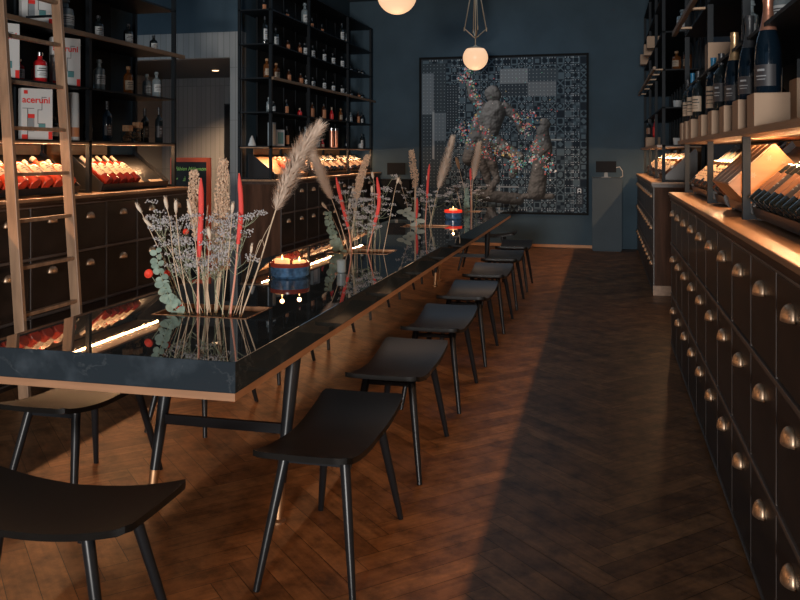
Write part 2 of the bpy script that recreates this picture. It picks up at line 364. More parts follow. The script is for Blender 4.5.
# ---------------------------------------------------------------- drawer cabinets
ZT = 1.17
def pull_mesh():
    b = MB(); n = 10; m = 6; vs = []; fs = []     # quarter ellipsoid cup, local x outward, y along, z up
    for i in range(m+1):
        a = (pi/2)*i/m
        for k in range(n+1):
            t = -pi/2+pi*k/n
            vs.append((.030*cos(t)*cos(a)**.75, .046*sin(t)*cos(a)**.62, .046*sin(a)))
    for i in range(m):
        for k in range(n): fs.append((i*(n+1)+k, i*(n+1)+k+1, (i+1)*(n+1)+k+1, (i+1)*(n+1)+k))
    b.add(vs, fs)
    b.box(-.001, .003, -.050, .050, .0, .006)
    return b
PULL = pull_mesh().build('cup_pull', M['brass'], None, True)
PULL.modifiers.new('thick', 'SOLIDIFY').thickness = .002
PULLME = PULL
_first = [True]
def cabinet(label, xf, out, y0, pitch, ncol, group):
    """xf front plane x, out = +1 when the front faces +x"""
    y1 = y0+pitch*ncol; D = .50
    t = thing('drawer_cabinet', label, 'drawer cabinet', (xf, (y0+y1)/2, 0), 0, group)
    cy = (y0+y1)/2; a = y0-cy; b = y1-cy
    s = out
    def X(d0, d1): return tuple(sorted((d0*s, d1*s)))
    MB().box(*X(-D, -.018), a, b, .06, ZT-.055).build('body', M['endw'], t)
    MB().box(*X(-D+.02, -.012), a+.005, b-.005, 0, .06).build('plinth', M['dark'], t)
    MB().box(*X(-D+.001, -.002), a-.008, a-.0005, 0, .10).build('end_baseboard', M['top'], t)
    rows = [(.035, .405), (.41, .78), (.785, 1.115)]
    zs = [.03, .407, .782, 1.115]
    fr = MB()
    hr = MB()
    for z in zs: hr.box(*X(-.018, .003), a, b, max(z-.009, .03), min(z+.009, 1.115))
    hr.build('cross_rails', M['railedge'], t, bevel=.002)
    for k in range(ncol+1):
        yy = a+pitch*k; fr.box(*X(-.018, -.002), max(a, yy-.009), min(b, yy+.009), .03, 1.115)
    fr.build('front_frame', M['strip'], t, bevel=.002)
    dm = None
    for r in range(3):
        z0, z1 = zs[r]+.014, zs[r+1]-.014
        for k in range(ncol):
            ya = a+pitch*k+.013; yb = ya+pitch-.026
            d = MB().box(*X(-.017, -.0035), 0, yb-ya, 0, z1-z0).build('drawer', M['frontw'], t, bevel=.002) if (k == 0) else dmesh.copy()
            if k: COL.objects.link(d); d.parent = t
            else: dmesh = d
            d.location = (0, ya, z0)
            if _first[0]: p = PULL; _first[0] = False
            else: p = PULL.copy(); COL.objects.link(p)
            p.parent = d; p.location = (-.0035*s, (yb-ya)/2, (z1-z0)-.100); p.rotation_euler = (0, 0, 0 if s > 0 else pi)
    return t
def counter(label, xf, out, y0, y1, group):
    cy = (y0+y1)/2; t = thing('countertop', label, 'countertop', (xf, cy, ZT-.055), 0, group)
    s = out; a, b = y0-cy, y1-cy
    def X(d0, d1): return tuple(sorted((d0*s, d1*s)))
    MB().box(*X(-.515, .018), a-.01, b+.01, .033, .055).build('board', M['top'], t, bevel=.004)
    MB().prism([(d*s, z) for d, z in [(-.50, 0), (.001, 0), (.004, .012), (.010, .016), (.012, .033), (-.50, .033)]], 'y', a-.004, b+.004).build('moulding', M['edge'], t)
    return t
cabinet('dark drawer cabinet running along the right wall nearest the camera', .49, -1, .47, .436, 14, 'drawer cabinets')
cabinet('dark drawer cabinet along the right wall at the far end, with bare brown end panel', .49, -1, 8.96, .414, 10, 'drawer cabinets')
cabinet('dark drawer cabinet on the left behind the ladder', -3.55, 1, .4325, .4155, 15, 'drawer cabinets')
cabinet('dark drawer cabinet on the left at the far end, with brown end panel', -3.55, 1, 8.82, .426, 10, 'drawer cabinets')
counter('warm lit wooden countertop on the right nearest the camera', .49, -1, .47, 6.574, 'countertops')
counter('wooden countertop on the far right cabinet beside the grey pedestal', .49, -1, 8.96, 13.10, 'countertops')
counter('wooden countertop behind the ladder on the left', -3.55, 1, .4325, 6.67, 'countertops')
counter('wooden countertop on the far left cabinet', -3.55, 1, 8.82, 13.08, 'countertops')

# ---------------------------------------------------------------- shelving
SH = [1.555+.392*k for k in range(6)]
def shelving(label, xf, xb, posts, pitch, y0, y1, bs, m, lip=0, group='steel shelving units', backs=True):
    """xf/xb x of front and back posts; bs = y-range covered by back panels"""
    t = thing('shelving_unit', label, 'shelving', ((xf+xb)/2, (y0+y1)/2, ZT), 0, group)
    ox, oy, oz = (xf+xb)/2, (y0+y1)/2, ZT
    def bx(mb, x0, x1, a, b, z0, z1): return mb.box(min(x0,x1)-ox, max(x0,x1)-ox, a-oy, b-oy, z0-oz, z1-oz)
    h = .016
    top = SH[5]
    for y in posts:
        for xx in (xf, xb): bx(MB(), xx-h, xx+h, y-h, y+h, ZT, top).build('post', m, t)
        bx(MB(), xf+h if xf < xb else xf-h, xb-h if xf < xb else xb+h, y-h, y+h, ZT, ZT+.022).build('foot_bar', m, t)
    lo, hi = sorted((xf, xb))
    for k in range(6):
        z = SH[k]
        sb = MB(); 
        if k == 0: bx(sb, lo-h, hi+h, y0-h, y1+h, z-.013, z)
        else: bx(sb, lo-h, hi+h, y0-h, y1+h, z-.015, z)
        sb.build('shelf', m, t)
        if k == 0:
            fx = xf-h-lip if xf < xb else xf+h+lip
            ub = MB(); bx(ub, fx, xb, y0-h, y1+h, z-.026, z-.0135); ub.build('lower_board', M['top'], t)
            if lip: 
                lb = MB(); bx(lb, fx, xf-h-.0005, y0-h, y1+h, z-.013, z); lb.build('front_ledge', M['top'], t)
    yy = bs[0]; d = -1 if xb < xf else 1
    gaps = 0
    while yy < bs[1]-.05:
        e = min(yy+pitch, bs[1])
        if backs: bx(MB(), xb-d*.020, xb-d*.026, yy+.004, e-.004, SH[0]+.001, SH[5]-.016).build('back_panel', M['backp'], t)
        bx(MB(), xb-d*.045, xb-d*.028, yy-.006, yy+.006, SH[0]+.001, SH[5]-.016).build('divider', m, t)
        yy += pitch
    bx(MB(), xb+d*.012, xb+d*.016, bs[0], bs[1], ZT+.001, SH[0]-.03).build('pale_back_board', M['pale'], t)
    # LED channel under the lowest shelf
    lx = .75 if xf > 0 else -3.83
    ch = MB(); bx(ch, lx-.016, lx+.016, y0+.03, y1-.03, SH[0]-.0275, SH[0]-.0262); ch.build('led_channel', M['white_plastic'], t)
    return t
shelving('tall black shelving unit behind the ladder on the left', -3.70, -4.085, (.46, 1.60, 2.87, 4.14, 5.41, 6.66), .418, .46, 6.66, (.46, 6.25), M['steel'])
shelving('tall black shelving unit on the far left filled with small bottles', -3.70, -4.085, (8.86, 10.12, 11.80, 13.04), .426, 8.86, 13.04, (9.28, 12.62), M['steel'])
shelving('tall blue black shelving unit on the right behind the cardboard boxes', .60, .985, (.60, 1.34, 2.60, 3.86, 5.12, 6.50), .436, .6, 6.50, (.6, 6.50), M['bluesteel'], lip=.05)
shelving('tall blue shelving unit at the far end of the right wall', .60, .985, (9.0, 10.26, 11.6, 12.98), .436, 9.0, 12.98, (9.0, 12.98), M['bluesteel'], lip=.05, backs=False)

# ladder rails
def ladder_rail(label, x, y0, y1, s, bk):
    t = thing('ladder_rail', label, 'ladder rail', (x, (y0+y1)/2, 2.328), 0, 'ladder rails'); a, b = y0-(y0+y1)/2, y1-(y0+y1)/2
    MB().box(-.014, .014, a, b, -.017, .017).build('rail_board', M['rail'], t, bevel=.003)
    for y in bk:
        br = MB(); xs = sorted((.0145*s, .088*s)); br.box(xs[0], xs[1], y-.02-(y0+y1)/2, y+.02-(y0+y1)/2, -.014, -.002)
        br.build('bracket', M['pale'], t)
ladder_rail('wooden ladder rail running along the left shelving', -3.668, .5, 6.78, -1, ())
ladder_rail('wooden ladder rail along the far left shelving', -3.668, 8.84, 13.2, -1, ())
ladder_rail('wooden ladder rail above the bottles on the right', .495, .8, 6.35, 1, (1.2, 2.4, 4.0, 5.22, 6.0))
t = ladder_rail('wooden ladder rail at the far end of the right wall', .495, 8.75, 12.5, 1, (8.85, 9.4, 10.0, 10.7, 11.4, 12.35))

# ladder
def ladder():
    t = thing('library_ladder', 'tall wooden ladder leaning on the left shelving', 'ladder', (-3.27, 4.435, 0))
    def P(z): return -3.27-.0735*z+3.27
    for y in (-.265, .265):
        b = MB(); z1 = 3.2
        b.add([(P(z)+dx, y+dy, z) for z in (0, z1) for dx, dy in ((-.034,-.014),(.034,-.014),(.034,.014),(-.034,.014))],
              [(3,2,1,0),(4,5,6,7),(0,1,5,4),(1,2,6,5),(2,3,7,6),(3,0,4,7)])
        b.build('side_rail', M['ladder'], t, bevel=.003)
    for k in range(-5, 6):
        z = 1.61+.275*k
        if z < .15: continue
        MB().box(P(z)-.020, P(z)+.020, -.2515, .2515, z-.011, z+.011).build('rung', M['ladder'], t, bevel=.003)
    for y in (-.265, .265):
        MB().box(P(2.3)-.235, P(2.3)-.0345, y-.012, y+.012, 2.347, 2.36).build('hook', M['steel'], t)
ladder()

# ---------------------------------------------------------------- long table
TX0, TX1, TY0, TY1, TZ = -2.24, -1.21, 2.59, 11.1, .75
TRY = [3.42, 5.79, 8.0, 10.2]; TX = (-1.93, -1.48)
def table():
    cx, cy = (TX0+TX1)/2, (TY0+TY1)/2
    t = thing('dining_table', 'very long dining table with black marble top and copper coloured edge', 'table', (cx, cy, 0))
    def L(mb, x0, x1, y0, y1, z0, z1): return mb.box(x0-cx, x1-cx, y0-cy, y1-cy, z0, z1)
    ys = [TY0]
    for y in TRY: ys += [y-.14, y+.14]
    ys.append(TY1)
    def slab(z0, z1, ins=0):
        xs = [TX0+ins, TX[0], TX[1], TX1-ins]; yy = [TY0+ins]+ys[1:-1]+[TY1-ins]
        V = {}; b = MB(); vs = []; 
        def vi(i, j, k):
            if (i,j,k) not in V: V[(i,j,k)] = len(vs); vs.append((xs[i]-cx, yy[j]-cy, (z0, z1)[k]))
            return V[(i,j,k)]
        fs = []; nj = len(yy)
        hole = lambda i, j: i == 1 and 0 <= j < nj-1 and j % 2 == 1
        for i in range(3):
            for j in range(nj-1):
                if hole(i, j):
                    for (p, q) in (((i,j),(i+1,j)),((i+1,j),(i+1,j+1)),((i+1,j+1),(i,j+1)),((i,j+1),(i,j))):
                        fs.append((vi(*p,0), vi(*p,1), vi(*q,1), vi(*q,0)))
                    continue
                fs.append((vi(i,j,1), vi(i+1,j,1), vi(i+1,j+1,1), vi(i,j+1,1)))
                fs.append((vi(i,j,0), vi(i,j+1,0), vi(i+1,j+1,0), vi(i+1,j,0)))
                if i == 0: fs.append((vi(0,j,0), vi(0,j,1), vi(0,j+1,1), vi(0,j+1,0)))
                if i == 2: fs.append((vi(3,j,0), vi(3,j+1,0), vi(3,j+1,1), vi(3,j,1)))
                if j == 0: fs.append((vi(i,0,0), vi(i+1,0,0), vi(i+1,0,1), vi(i,0,1)))
                if j == nj-2: fs.append((vi(i,nj-1,0), vi(i,nj-1,1), vi(i+1,nj-1,1), vi(i+1,nj-1,0)))
        b.add(vs, fs); return b
    slab(TZ-.107, TZ).build('marble_top', M['marble'], t, bevel=.0025)
    slab(TZ-.134, TZ-.1072, .001).build('wood_edge', M['tablewood'], t)
    for y in TRY:
        r = MB(); x0, x1 = TX; a, b2 = y-.14, y+.14; w = .010
        for (p0, p1, q0, q1) in ((x0-.001, x1+.001, a-.001, a+w), (x0-.001, x1+.001, b2-w, b2+.001), (x0-.001, x0+w, a+w, b2-w), (x1-w, x1+.001, a+w, b2-w)):
            L(r, p0, p1, q0, q1, TZ-.06, TZ+.0015)
        r.build('trough_rim', M['copper'], t)
        L(MB(), x0+w, x1-w, a+w, b2-w, TZ-.10, TZ-.02).build('trough_soil', M['backp'], t)
    for y in (3.10, 9.02):
        for s, xt, xb in ((1, -1.25, -1.25), (-1, -1.81, -1.81)):
            b = MB(); z1 = TZ-.134
            b.tube([(xb-cx, y-cy, .145), ((xb+xt)/2-cx, y-cy+.07, (z1+.145)/2), (xt-cx, y-cy+.14, z1)], [.020, .025, .031], 16)
            lg = b.build('leg', M['blackleg'], t, True)
            c = MB(); c.tube([(xb-cx, y-cy-.03, .012), (xb-cx, y-cy, .145)], [.0165, .0208], 16); c.lathe([(.030, 0), (.030, .008), (.017, .014)], 16, (xb-cx, y-cy-.03, 0))
            c.build('brass_foot', M['gold'], lg, True)
        MB().box(-1.79-cx, -1.27-cx, y+.045-cy, y+.061-cy, .322, .362).build('crossbar', M['blackleg'], t)
    c = MB(); c.tube([(-1.84-cx, 9.4-cy, .012), (-1.84-cx, 9.4-cy, TZ-.134)], .018, 14); c.lathe([(.045, 0), (.045, .008), (.019, .014)], 16, (-1.84-cx, 9.4-cy, 0))
    c.build('centre_support', M['gold'], t, True)
table()

# ---------------------------------------------------------------- stools
def make_stool(label, grp):
    t = thing('saddle_stool', label, 'stool', (0,0,0), 0, grp)
    nx, ny = 12, 28; LX, LY = .170, .375; th = .020
    def zc(u, v):     # u across -1..1, v along -1..1
        return .432+.050*abs(v)**2.1+.004*u*u
    vs = []; fs = []
    def outline(u, v):
        k = 1-.05*(1-abs(v))**2   # slight waist
        x = u*LX*k; y = v*LY
        # rounded corners
        r = .03
        ax, ay = abs(x), abs(y); cx, cy = LX*k-r, LY-r
        if ax > cx and ay > cy:
            dx, dy = ax-cx, ay-cy; m = max(dx, dy); d = math.hypot(dx, dy)
            if d > 0: dx, dy = dx*m/d, dy*m/d
            x = math.copysign(cx+dx, x); y = math.copysign(cy+dy, y)
        return x, y
    us = [-1+2*i/nx for i in range(nx+1)]; vvs = [-1+2*j/ny for j in range(ny+1)]
    for lay in (0, 1):
        for u in us:
            for v in vvs:
                x, y = outline(u, v); vs.append((x, y, zc(u, v)+(0 if lay == 0 else -th)))
    N = (nx+1)*(ny+1); I = lambda i, j, l: l*N+i*(ny+1)+j
    for i in range(nx):
        for j in range(ny):
            fs.append((I(i,j,0), I(i+1,j,0), I(i+1,j+1,0), I(i,j+1,0))); fs.append((I(i,j,1), I(i,j+1,1), I(i+1,j+1,1), I(i+1,j,1)))
    for i in range(nx):
        fs.append((I(i,0,0), I(i,0,1), I(i+1,0,1), I(i+1,0,0))); fs.append((I(i,ny,0), I(i+1,ny,0), I(i+1,ny,1), I(i,ny,1)))
    for j in range(ny):
        fs.append((I(0,j,0), I(0,j+1,0), I(0,j+1,1), I(0,j,1))); fs.append((I(nx,j,0), I(nx,j,1), I(nx,j+1,1), I(nx,j+1,0)))
    MB().add(vs, fs).build('seat', M['black'], t, True, bevel=.003)
    for sx in (-1, 1):
        for sy in (-1, 1):
            MB().tube([(sx*.168, sy*.325, 0), (sx*.145, sy*.285, .16), (sx*.105, sy*.215, .432)], [.0115, .0150, .0185], 14).build('leg', M['blackleg'], t, True)
    MB().box(-.11, .11, .19, .225, .398, .414).build('underseat_bar', M['blackleg'], t)
    MB().box(-.11, .11, -.225, -.19, .398, .414).build('underseat_bar', M['blackleg'], t)
    return t
st0 = make_stool('black saddle seat stool nearest the camera in the right hand row', 'stools along the right side of the table')
st0.location = (-.955, 2.89, 0)
for i, y in enumerate((3.89, 4.92, 5.98, 7.05, 8.10, 9.15)):
    dup(st0, 'black saddle seat stool, %s from the camera, right of the table' % ORD[i+1], (-.955, y, 0))
dup(st0, 'black stool pushed under the far right corner of the table', (-1.45, 10.45, 0), (0, 0, radians(90)), group='stools at the table ends')
for i, y in enumerate((3.13, 4.22, 5.22, 6.19, 7.33, 8.40, 9.45)):
    dup(st0, ('black stool, %s from the camera on the left side of the table' % ORD[i]), (-2.155, y, 0), group='stools along the left side of the table')
dup(st0, 'black stool in the foreground at the near end of the table', (-1.575, 2.085, 0), (0, 0, radians(90)), group='stools at the table ends')

# ---------------------------------------------------------------- pendant lamps
def pendant():
    t = thing('globe_pendant', 'round glowing globe pendant lamp hanging in front of the tiled artwork', 'pendant lamp', (0,0,0), 0, 'globe pendants')
    R = .172; z0 = 2.79
    prof = [(R*sin(a), z0-R*cos(a)) for a in [pi*k/28 for k in range(0, 22)]]
    prof += [(prof[-1][0]*.0+.06, prof[-1][1]+.004)]
    MB().lathe(prof, 40).build('globe', M['globe'], t, True)
    zt = prof[-1][1]
    MB().lathe([(.105, zt-.002), (.100, zt+.012), (.03, zt+.03), (.018, zt+.045)], 28).build('cap', M['brasslamp'], t, True)
    MB().tube([(0,0,zt+.04), (0,0,3.99)], .008, 10).build('stem', M['brasslamp'], t, True)
    for k in range(4):
        a = radians(20+90*k); c, s = cos(a), sin(a); r = .155
        b = MB(); b.tube([(.008*c, .008*s, 3.06), (r*c, r*s, 3.19)], .0075, 8); b.build('lower_arm', M['brasslamp'], t, True)
        b = MB(); b.tube([(r*c, r*s, 3.17), (.012*c, .012*s, 3.95)], .0085, 8); b.build('upper_arm', M['brasslamp'], t, True)
        MB().lathe([(.012,-.025),(.012,.025)], 10, (r*c, r*s, 3.18)).build('joint', M['brasslamp'], t, True)
    MB().lathe([(.06, 3.97), (.06, 4.0)], 24).build('canopy', M['brasslamp'], t, True)
    return t
p0 = pendant(); p0.location = (-1.72, 11.35, 0)
dup(p0, 'round glowing globe pendant lamp cut by the top of the picture', (-1.735, 6.95, .045))
for pp, dz in (((-1.72, 11.35), 0), ((-1.735, 6.95), .045)):
    l = bpy.data.lights.new('pendant_glow', 'POINT'); l.energy = 3.0; l.color = (1, .62, .36); l.shadow_soft_size = .16
    o = bpy.data.objects.new('pendant_glow', l); COL.objects.link(o); o.location = (pp[0], pp[1], 2.79+dz-.36)

# ---------------------------------------------------------------- artwork
def artwork():
    px0, px1, py0, py1 = 421.0, 587.0, 58.5, 213.0     # drawing units of the panel design
    Wm, Hm = 2.62, 2.45
    NX, NY = 232, 217
    rnd = random.Random(3)
    img = [[(.022,.034,.045)]*NX for _ in range(NY)]
    T = 10.6
    A = (.050,.074,.090); B = (.007,.012,.018)
    pal = [A, B]
    for j in range(NY):
        for i in range(NX):
            ti, tj = int(i/T), int(j/T); fx, fy = (i/T) % 1, (j/T) % 1
            rr = random.Random(ti*131+tj*977); kind = rr.randint(0, 6); dark = (ti+tj) % 2
            c = pal[dark]; q = pal[1-dark]
            d = math.hypot(fx-.5, fy-.5); dm = abs(fx-.5)+abs(fy-.5)
            if kind == 0 and d < .36: c = q
            elif kind == 1 and dm < .38: c = q
            elif kind == 2 and (fx < .5) == (fy < .5): c = tuple((a+b)/2 for a, b in zip(c, q))
            elif kind == 3 and .25 < d < .40: c = q
            elif kind == 4 and (abs(fx-fy) < .10 or abs(fx+fy-1) < .10): c = q
            elif kind == 5 and max(abs(fx-.5), abs(fy-.5)) < .28: c = q
            if fx < .10 or fy < .10: c = (.020,.030,.040)
            img[j][i] = c
    def cell(px, py): return (px-px0)/(px1-px0)*NX, (py-py0)/(py1-py0)*NY
    # dotted tiles
    def dots(x0, y0, x1, y1, base, dot, step):
        a, b = cell(x0, y0); c, d = cell(x1, y1)
        for j in range(max(0, int(b)), min(NY, int(d))):
            for i in range(max(0, int(a)), min(NX, int(c))):
                if base: img[j][i] = base
                u = (i-int(a)) % step; v = (j-int(b)) % step
                if u == step//2 and v == step//2: img[j][i] = dot
    dt = (.20,.23,.25)
    for j in range(NY):
        for i in range(NX):
            ti, tj = int(i/T), int(j/T); cx, cy = i-ti*T, j-tj*T
            if (ti*7+tj*3) % 3 != 0 and (abs(cx-1.5) < .55 or abs(cx-9.2) < .55 or abs(cx-5.3) < .5 and (ti+tj) % 2) and (abs(cy-1.5) < .55 or abs(cy-9.2) < .55): img[j][i] = dt
    dots(422, 63, 447, 207, (.024,.034,.042), (.15,.18,.20), 5)
    dots(422, 73, 434, 115, (.085,.105,.120), (.19,.22,.24), 5)
    dots(435, 114, 447, 142, (.075,.095,.110), (.17,.20,.22), 5)
    dots(447, 85, 459, 130, (.018,.026,.034), (.17,.20,.22), 4)
    dots(502, 70, 530, 85, (.105,.120,.130), (.26,.29,.30), 5)
    dots(530, 70, 560, 84, (.030,.042,.052), (.19,.22,.23), 5)
    dots(502, 85, 530, 98, (.020,.028,.036), (.19,.22,.23), 5)
    dots(530, 84, 558, 98, (.085,.098,.108), (.22,.25,.26), 5)
    def rect(x0, y0, x1, y1, c):
        a, b = cell(x0, y0); e, d = cell(x1, y1)
        for j in range(max(0, int(b)), min(NY, int(d)+1)):
            for i in range(max(0, int(a)), min(NX, int(e)+1)): img[j][i] = c
    rect(433, 112, 434, 160, (.16,.18,.19)); rect(551, 140.5, 563, 141.5, (.20,.22,.22)); rect(501, 186, 501.7, 198, (.20,.22,.23))
    rect(478, 188, 520, 188.5, (.14,.16,.17)); rect(466, 184, 466.5, 197, (.1,.12,.13))
    # generic grey stone figure group (plain stand-in), modelled as soft lumps
    HM = {}
    def lump(pts, rs, tone=1.0):
        for (ax, ay), (bx, by), r0, r1 in zip(pts, pts[1:], rs, rs[1:]):
            a = cell(ax, ay); b = cell(bx, by); k = NX/(px1-px0); R0, R1 = r0*k, r1*k
            L2 = (b[0]-a[0])**2+(b[1]-a[1])**2 or 1; Rm = max(R0, R1)
            for j in range(max(0, int(min(a[1], b[1])-Rm)), min(NY, int(max(a[1], b[1])+Rm)+1)):
                for i in range(max(0, int(min(a[0], b[0])-Rm)), min(NX, int(max(a[0], b[0])+Rm)+1)):
                    t = max(0, min(1, ((i-a[0])*(b[0]-a[0])+(j-a[1])*(b[1]-a[1]))/L2)); r = R0+(R1-R0)*t
                    d = math.hypot(i-(a[0]+(b[0]-a[0])*t), j-(a[1]+(b[1]-a[1])*t))
                    if d < r:
                        h = math.sqrt(r*r-d*d)*.8; o = HM.get((i, j))
                        if o is None: HM[(i, j)] = (h, tone)
                        else:
                            w = max(0, 1-abs(h-o[0])/4.0); HM[(i, j)] = (max(h, o[0])+w*w*1.0, max(tone, o[1]))
    def shade():
        from mathutils import noise
        def hh(i, j):
            v = HM.get((i, j))
            return (v[0] if v else 0)+1.6*noise.noise(Vector((i*.13, j*.13, 0)))+.7*noise.noise(Vector((i*.33, j*.33, 5)))
        for (i, j), (h, tone) in HM.items():
            gx = (hh(i+1, j)-hh(i-1, j))*.5; gy = (hh(i, j+1)-hh(i, j-1))*.5; l = math.sqrt(gx*gx+gy*gy+1)
            s = max(0, (.40*gx+.50*gy+.62)/l); s = .012+.22*s*s*tone
            img[j][i] = (s, s*1.0, s*.97)
    lump([(480,196),(520,200)], [6,6], .35); lump([(526,197),(553,197)], [3,3], .6)
    lump([(498,180),(492,192),(486,196)], [3,3.5,2.5], .6)
    lump([(484,118),(478,140),(470,160)], [8,10,7], .75)
    lump([(478,150),(486,170),(492,190)], [7,5,3], .7)
    lump([(544,132),(545,150),(541,172),(538,192)], [6,9,8,9], .62)
    lump([(546,124),(547,126)], [5,5], .75)
    lump([(540,140),(534,152)], [4,3], .7)
    lump([(496,112),(492,128),(488,142)], [12,10,9], 1.0)
    lump([(490,138),(505,150),(520,158)], [9,8,6], .95); lump([(520,158),(514,176)], [6,3.5], .8)
    lump([(486,140),(494,165),(499,182)], [8,5,3], .8)
    lump([(506,108),(518,118),(523,132)], [5.5,4.5,3], .9)
    lump([(484,108),(474,98),(470,84)], [6,4.5,3], .9)
    lump([(494,94),(495,96)], [8,8], .95)
    shade()
    cols = [(.60,.07,.08),(.55,.12,.10),(.50,.52,.52),(.10,.36,.38),(.55,.42,.16),(.50,.22,.26),(.09,.22,.38),(.52,.48,.44),(.12,.34,.20),(.30,.34,.36)]
    path = [(463,78,4),(468,72,5),(473,84,4),(476,96,3),(480,106,4),(477,118,4),(470,128,4),(462,130,5),(484,128,5),(492,140,6),(488,152,6),(500,152,7),(508,150,5),(516,158,5),(524,166,5),(534,158,5),(545,160,6),(550,168,6),(538,146,5),(530,126,6),(520,120,6),(534,118,5),(526,132,5),(466,140,5),(474,145,5),(516,166,6)]
    for n in range(820):
        x, y, sp = rnd.choice(path); x += rnd.gauss(0, sp*.62); y += rnd.gauss(0, sp*.62)
        a, b = cell(x, y); c = rnd.choice(cols); r = rnd.choice((.5,.5,.8,1.2)); k = rnd.uniform(.5, 1.05)
        for j in range(int(b-r), int(b+r)+1):
            for i in range(int(a-r), int(a+r)+1):
                if 0 <= i < NX and 0 <= j < NY and (i-a)**2+(j-b)**2 <= r*r+.4: img[j][i] = tuple(v*k for v in c)
    for n in range(60):
        a, b = cell(rnd.uniform(455, 560), rnd.uniform(70, 200)); img[int(b)][int(a)] = rnd.choice(cols)
    # white mark and lettering block in the lower right corner
    rect(577.5, 188, 584, 207, (.018,.025,.032))
    Amark = ["01110","11011","10001","10001","11111","10001","10001"]
    a, b = cell(578.5, 189)
    for r, row in enumerate(Amark):
        for q, ch in enumerate(row):
            if ch == '1': img[int(b)+r][int(a)+q] = (.42,.44,.45)
    for r in range(0, 12, 2):
        for q in range(6):
            if (r*5+q*3) % 4 != 0: img[int(b)+10+r][int(a)+q] = (.13,.15,.16)
    vs = []; fs = []
    for j in range(NY+1):
        for i in range(NX+1): vs.append((-Wm/2+Wm*i/NX, 0, Hm/2-Hm*j/NY))
    for j in range(NY):
        for i in range(NX):
            k = j*(NX+1)+i; fs.append((k, k+NX+1, k+NX+2, k+1))
    me = bpy.data.meshes.new('canvas'); me.from_pydata(vs, [], fs)
    ca = me.color_attributes.new('paint', 'FLOAT_COLOR', 'CORNER')
    buf = []
    for j in range(NY):
        for i in range(NX):
            c = img[j][i]; buf += [c[0], c[1], c[2], 1]*4
    ca.data.foreach_set('color', buf)
    m = mat('printed_panel', (1,1,1), .6, spec=.12); nt = m.node_tree; at = nt.nodes.new('ShaderNodeAttribute'); at.attribute_name = 'paint'
    sc = nt.nodes.new('ShaderNodeVectorMath'); sc.operation = 'SCALE'; sc.inputs['Scale'].default_value = ART
    nt.links.new(at.outputs['Color'], sc.inputs[0]); nt.links.new(sc.outputs[0], nt.nodes['Principled BSDF'].inputs['Base Color'])
    me.materials.append(m)
    t = thing('wall_artwork', 'large square dark tile patterned artwork with grey figures and coloured dots on the back wall', 'artwork', (-1.575, YB-.045, 1.775))
    o = bpy.data.objects.new('canvas', me); COL.objects.link(o); o.parent = t; o.location = (0, -.003, 0)
    MB().box(-Wm/2, Wm/2, 0, .04, -Hm/2, Hm/2).build('backing_board', M['backp'], t)
    f = MB(); w = .035
    for (a, b, c, d) in ((-Wm/2-w, Wm/2+w, Hm/2, Hm/2+w), (-Wm/2-w, Wm/2+w, -Hm/2-w, -Hm/2), (-Wm/2-w, -Wm/2, -Hm/2, Hm/2), (Wm/2, Wm/2+w, -Hm/2, Hm/2)):
        f.box(a, b, -.02, .045, c, d)
    f.build('frame', M['pillarblk'], t)
ART = 1.9
artwork()

# ---------------------------------------------------------------- pedestals and tablets
def pedestal(label, m, x0, x1, y0, y1, h):
    t = thing('pedestal', label, 'pedestal', ((x0+x1)/2, (y0+y1)/2, 0)); a = (x1-x0)/2; b = (y1-y0)/2
    MB().box(-a, a, -b, b, .02, h-.012).build('body', m, t, bevel=.003)
    MB().box(-a-.004, a+.004, -b-.004, b+.004, h-.012, h).build('top_panel', m, t)
    MB().box(-a+.01, a-.01, -b+.01, b-.01, 0, .02).build('base', m, t)
pedestal('tall blue grey pedestal against the back wall right of the artwork', M['slate'], -.175, .262, 12.85, 13.23, 1.11)
pedestal('wide black pedestal in the back left corner', M['pillarblk'], -3.50, -2.95, 12.62, 13.05, 1.06)
def tablet(label, loc, w, h, cable):
    t = thing('tablet', label, 'tablet', loc)
    MB().box(-w/2, w/2, -.005, .005, .075, .075+h).build('screen_body', M['black_screen'], t, bevel=.003)
    MB().add([(-.03,-.004+.012,.0),(.03,.008,0),(.03,.016,0),(-.03,.016,0),(-.02,.006,.09),(.02,.006,.09),(.02,.012,.09),(-.02,.012,.09)],
             [(3,2,1,0),(4,5,6,7),(0,1,5,4),(1,2,6,5),(2,3,7,6),(3,0,4,7)]).build('stand_neck', M['greyp'], t)
    MB().box(-.07, .07, -.05, .06, 0, .006).build('stand_foot', M['greyp'], t)
    if cable:
        MB().tube([(w/2, 0, .15), (w/2+.05, .0, .16), (w/2+.09, -.01, .10), (w/2+.095, -.02, .02), (w/2+.06, -.03, .004)], .006, 8).build('charging_cable', M['white_plastic'], t, True)
tablet('black tablet on a stand with white cable, on the blue grey pedestal', (.03, 13.0, 1.11), .30, .17, True)
tablet('black tablet on a stand on the black pedestal', (-3.22, 12.85, 1.06), .30, .19, False)

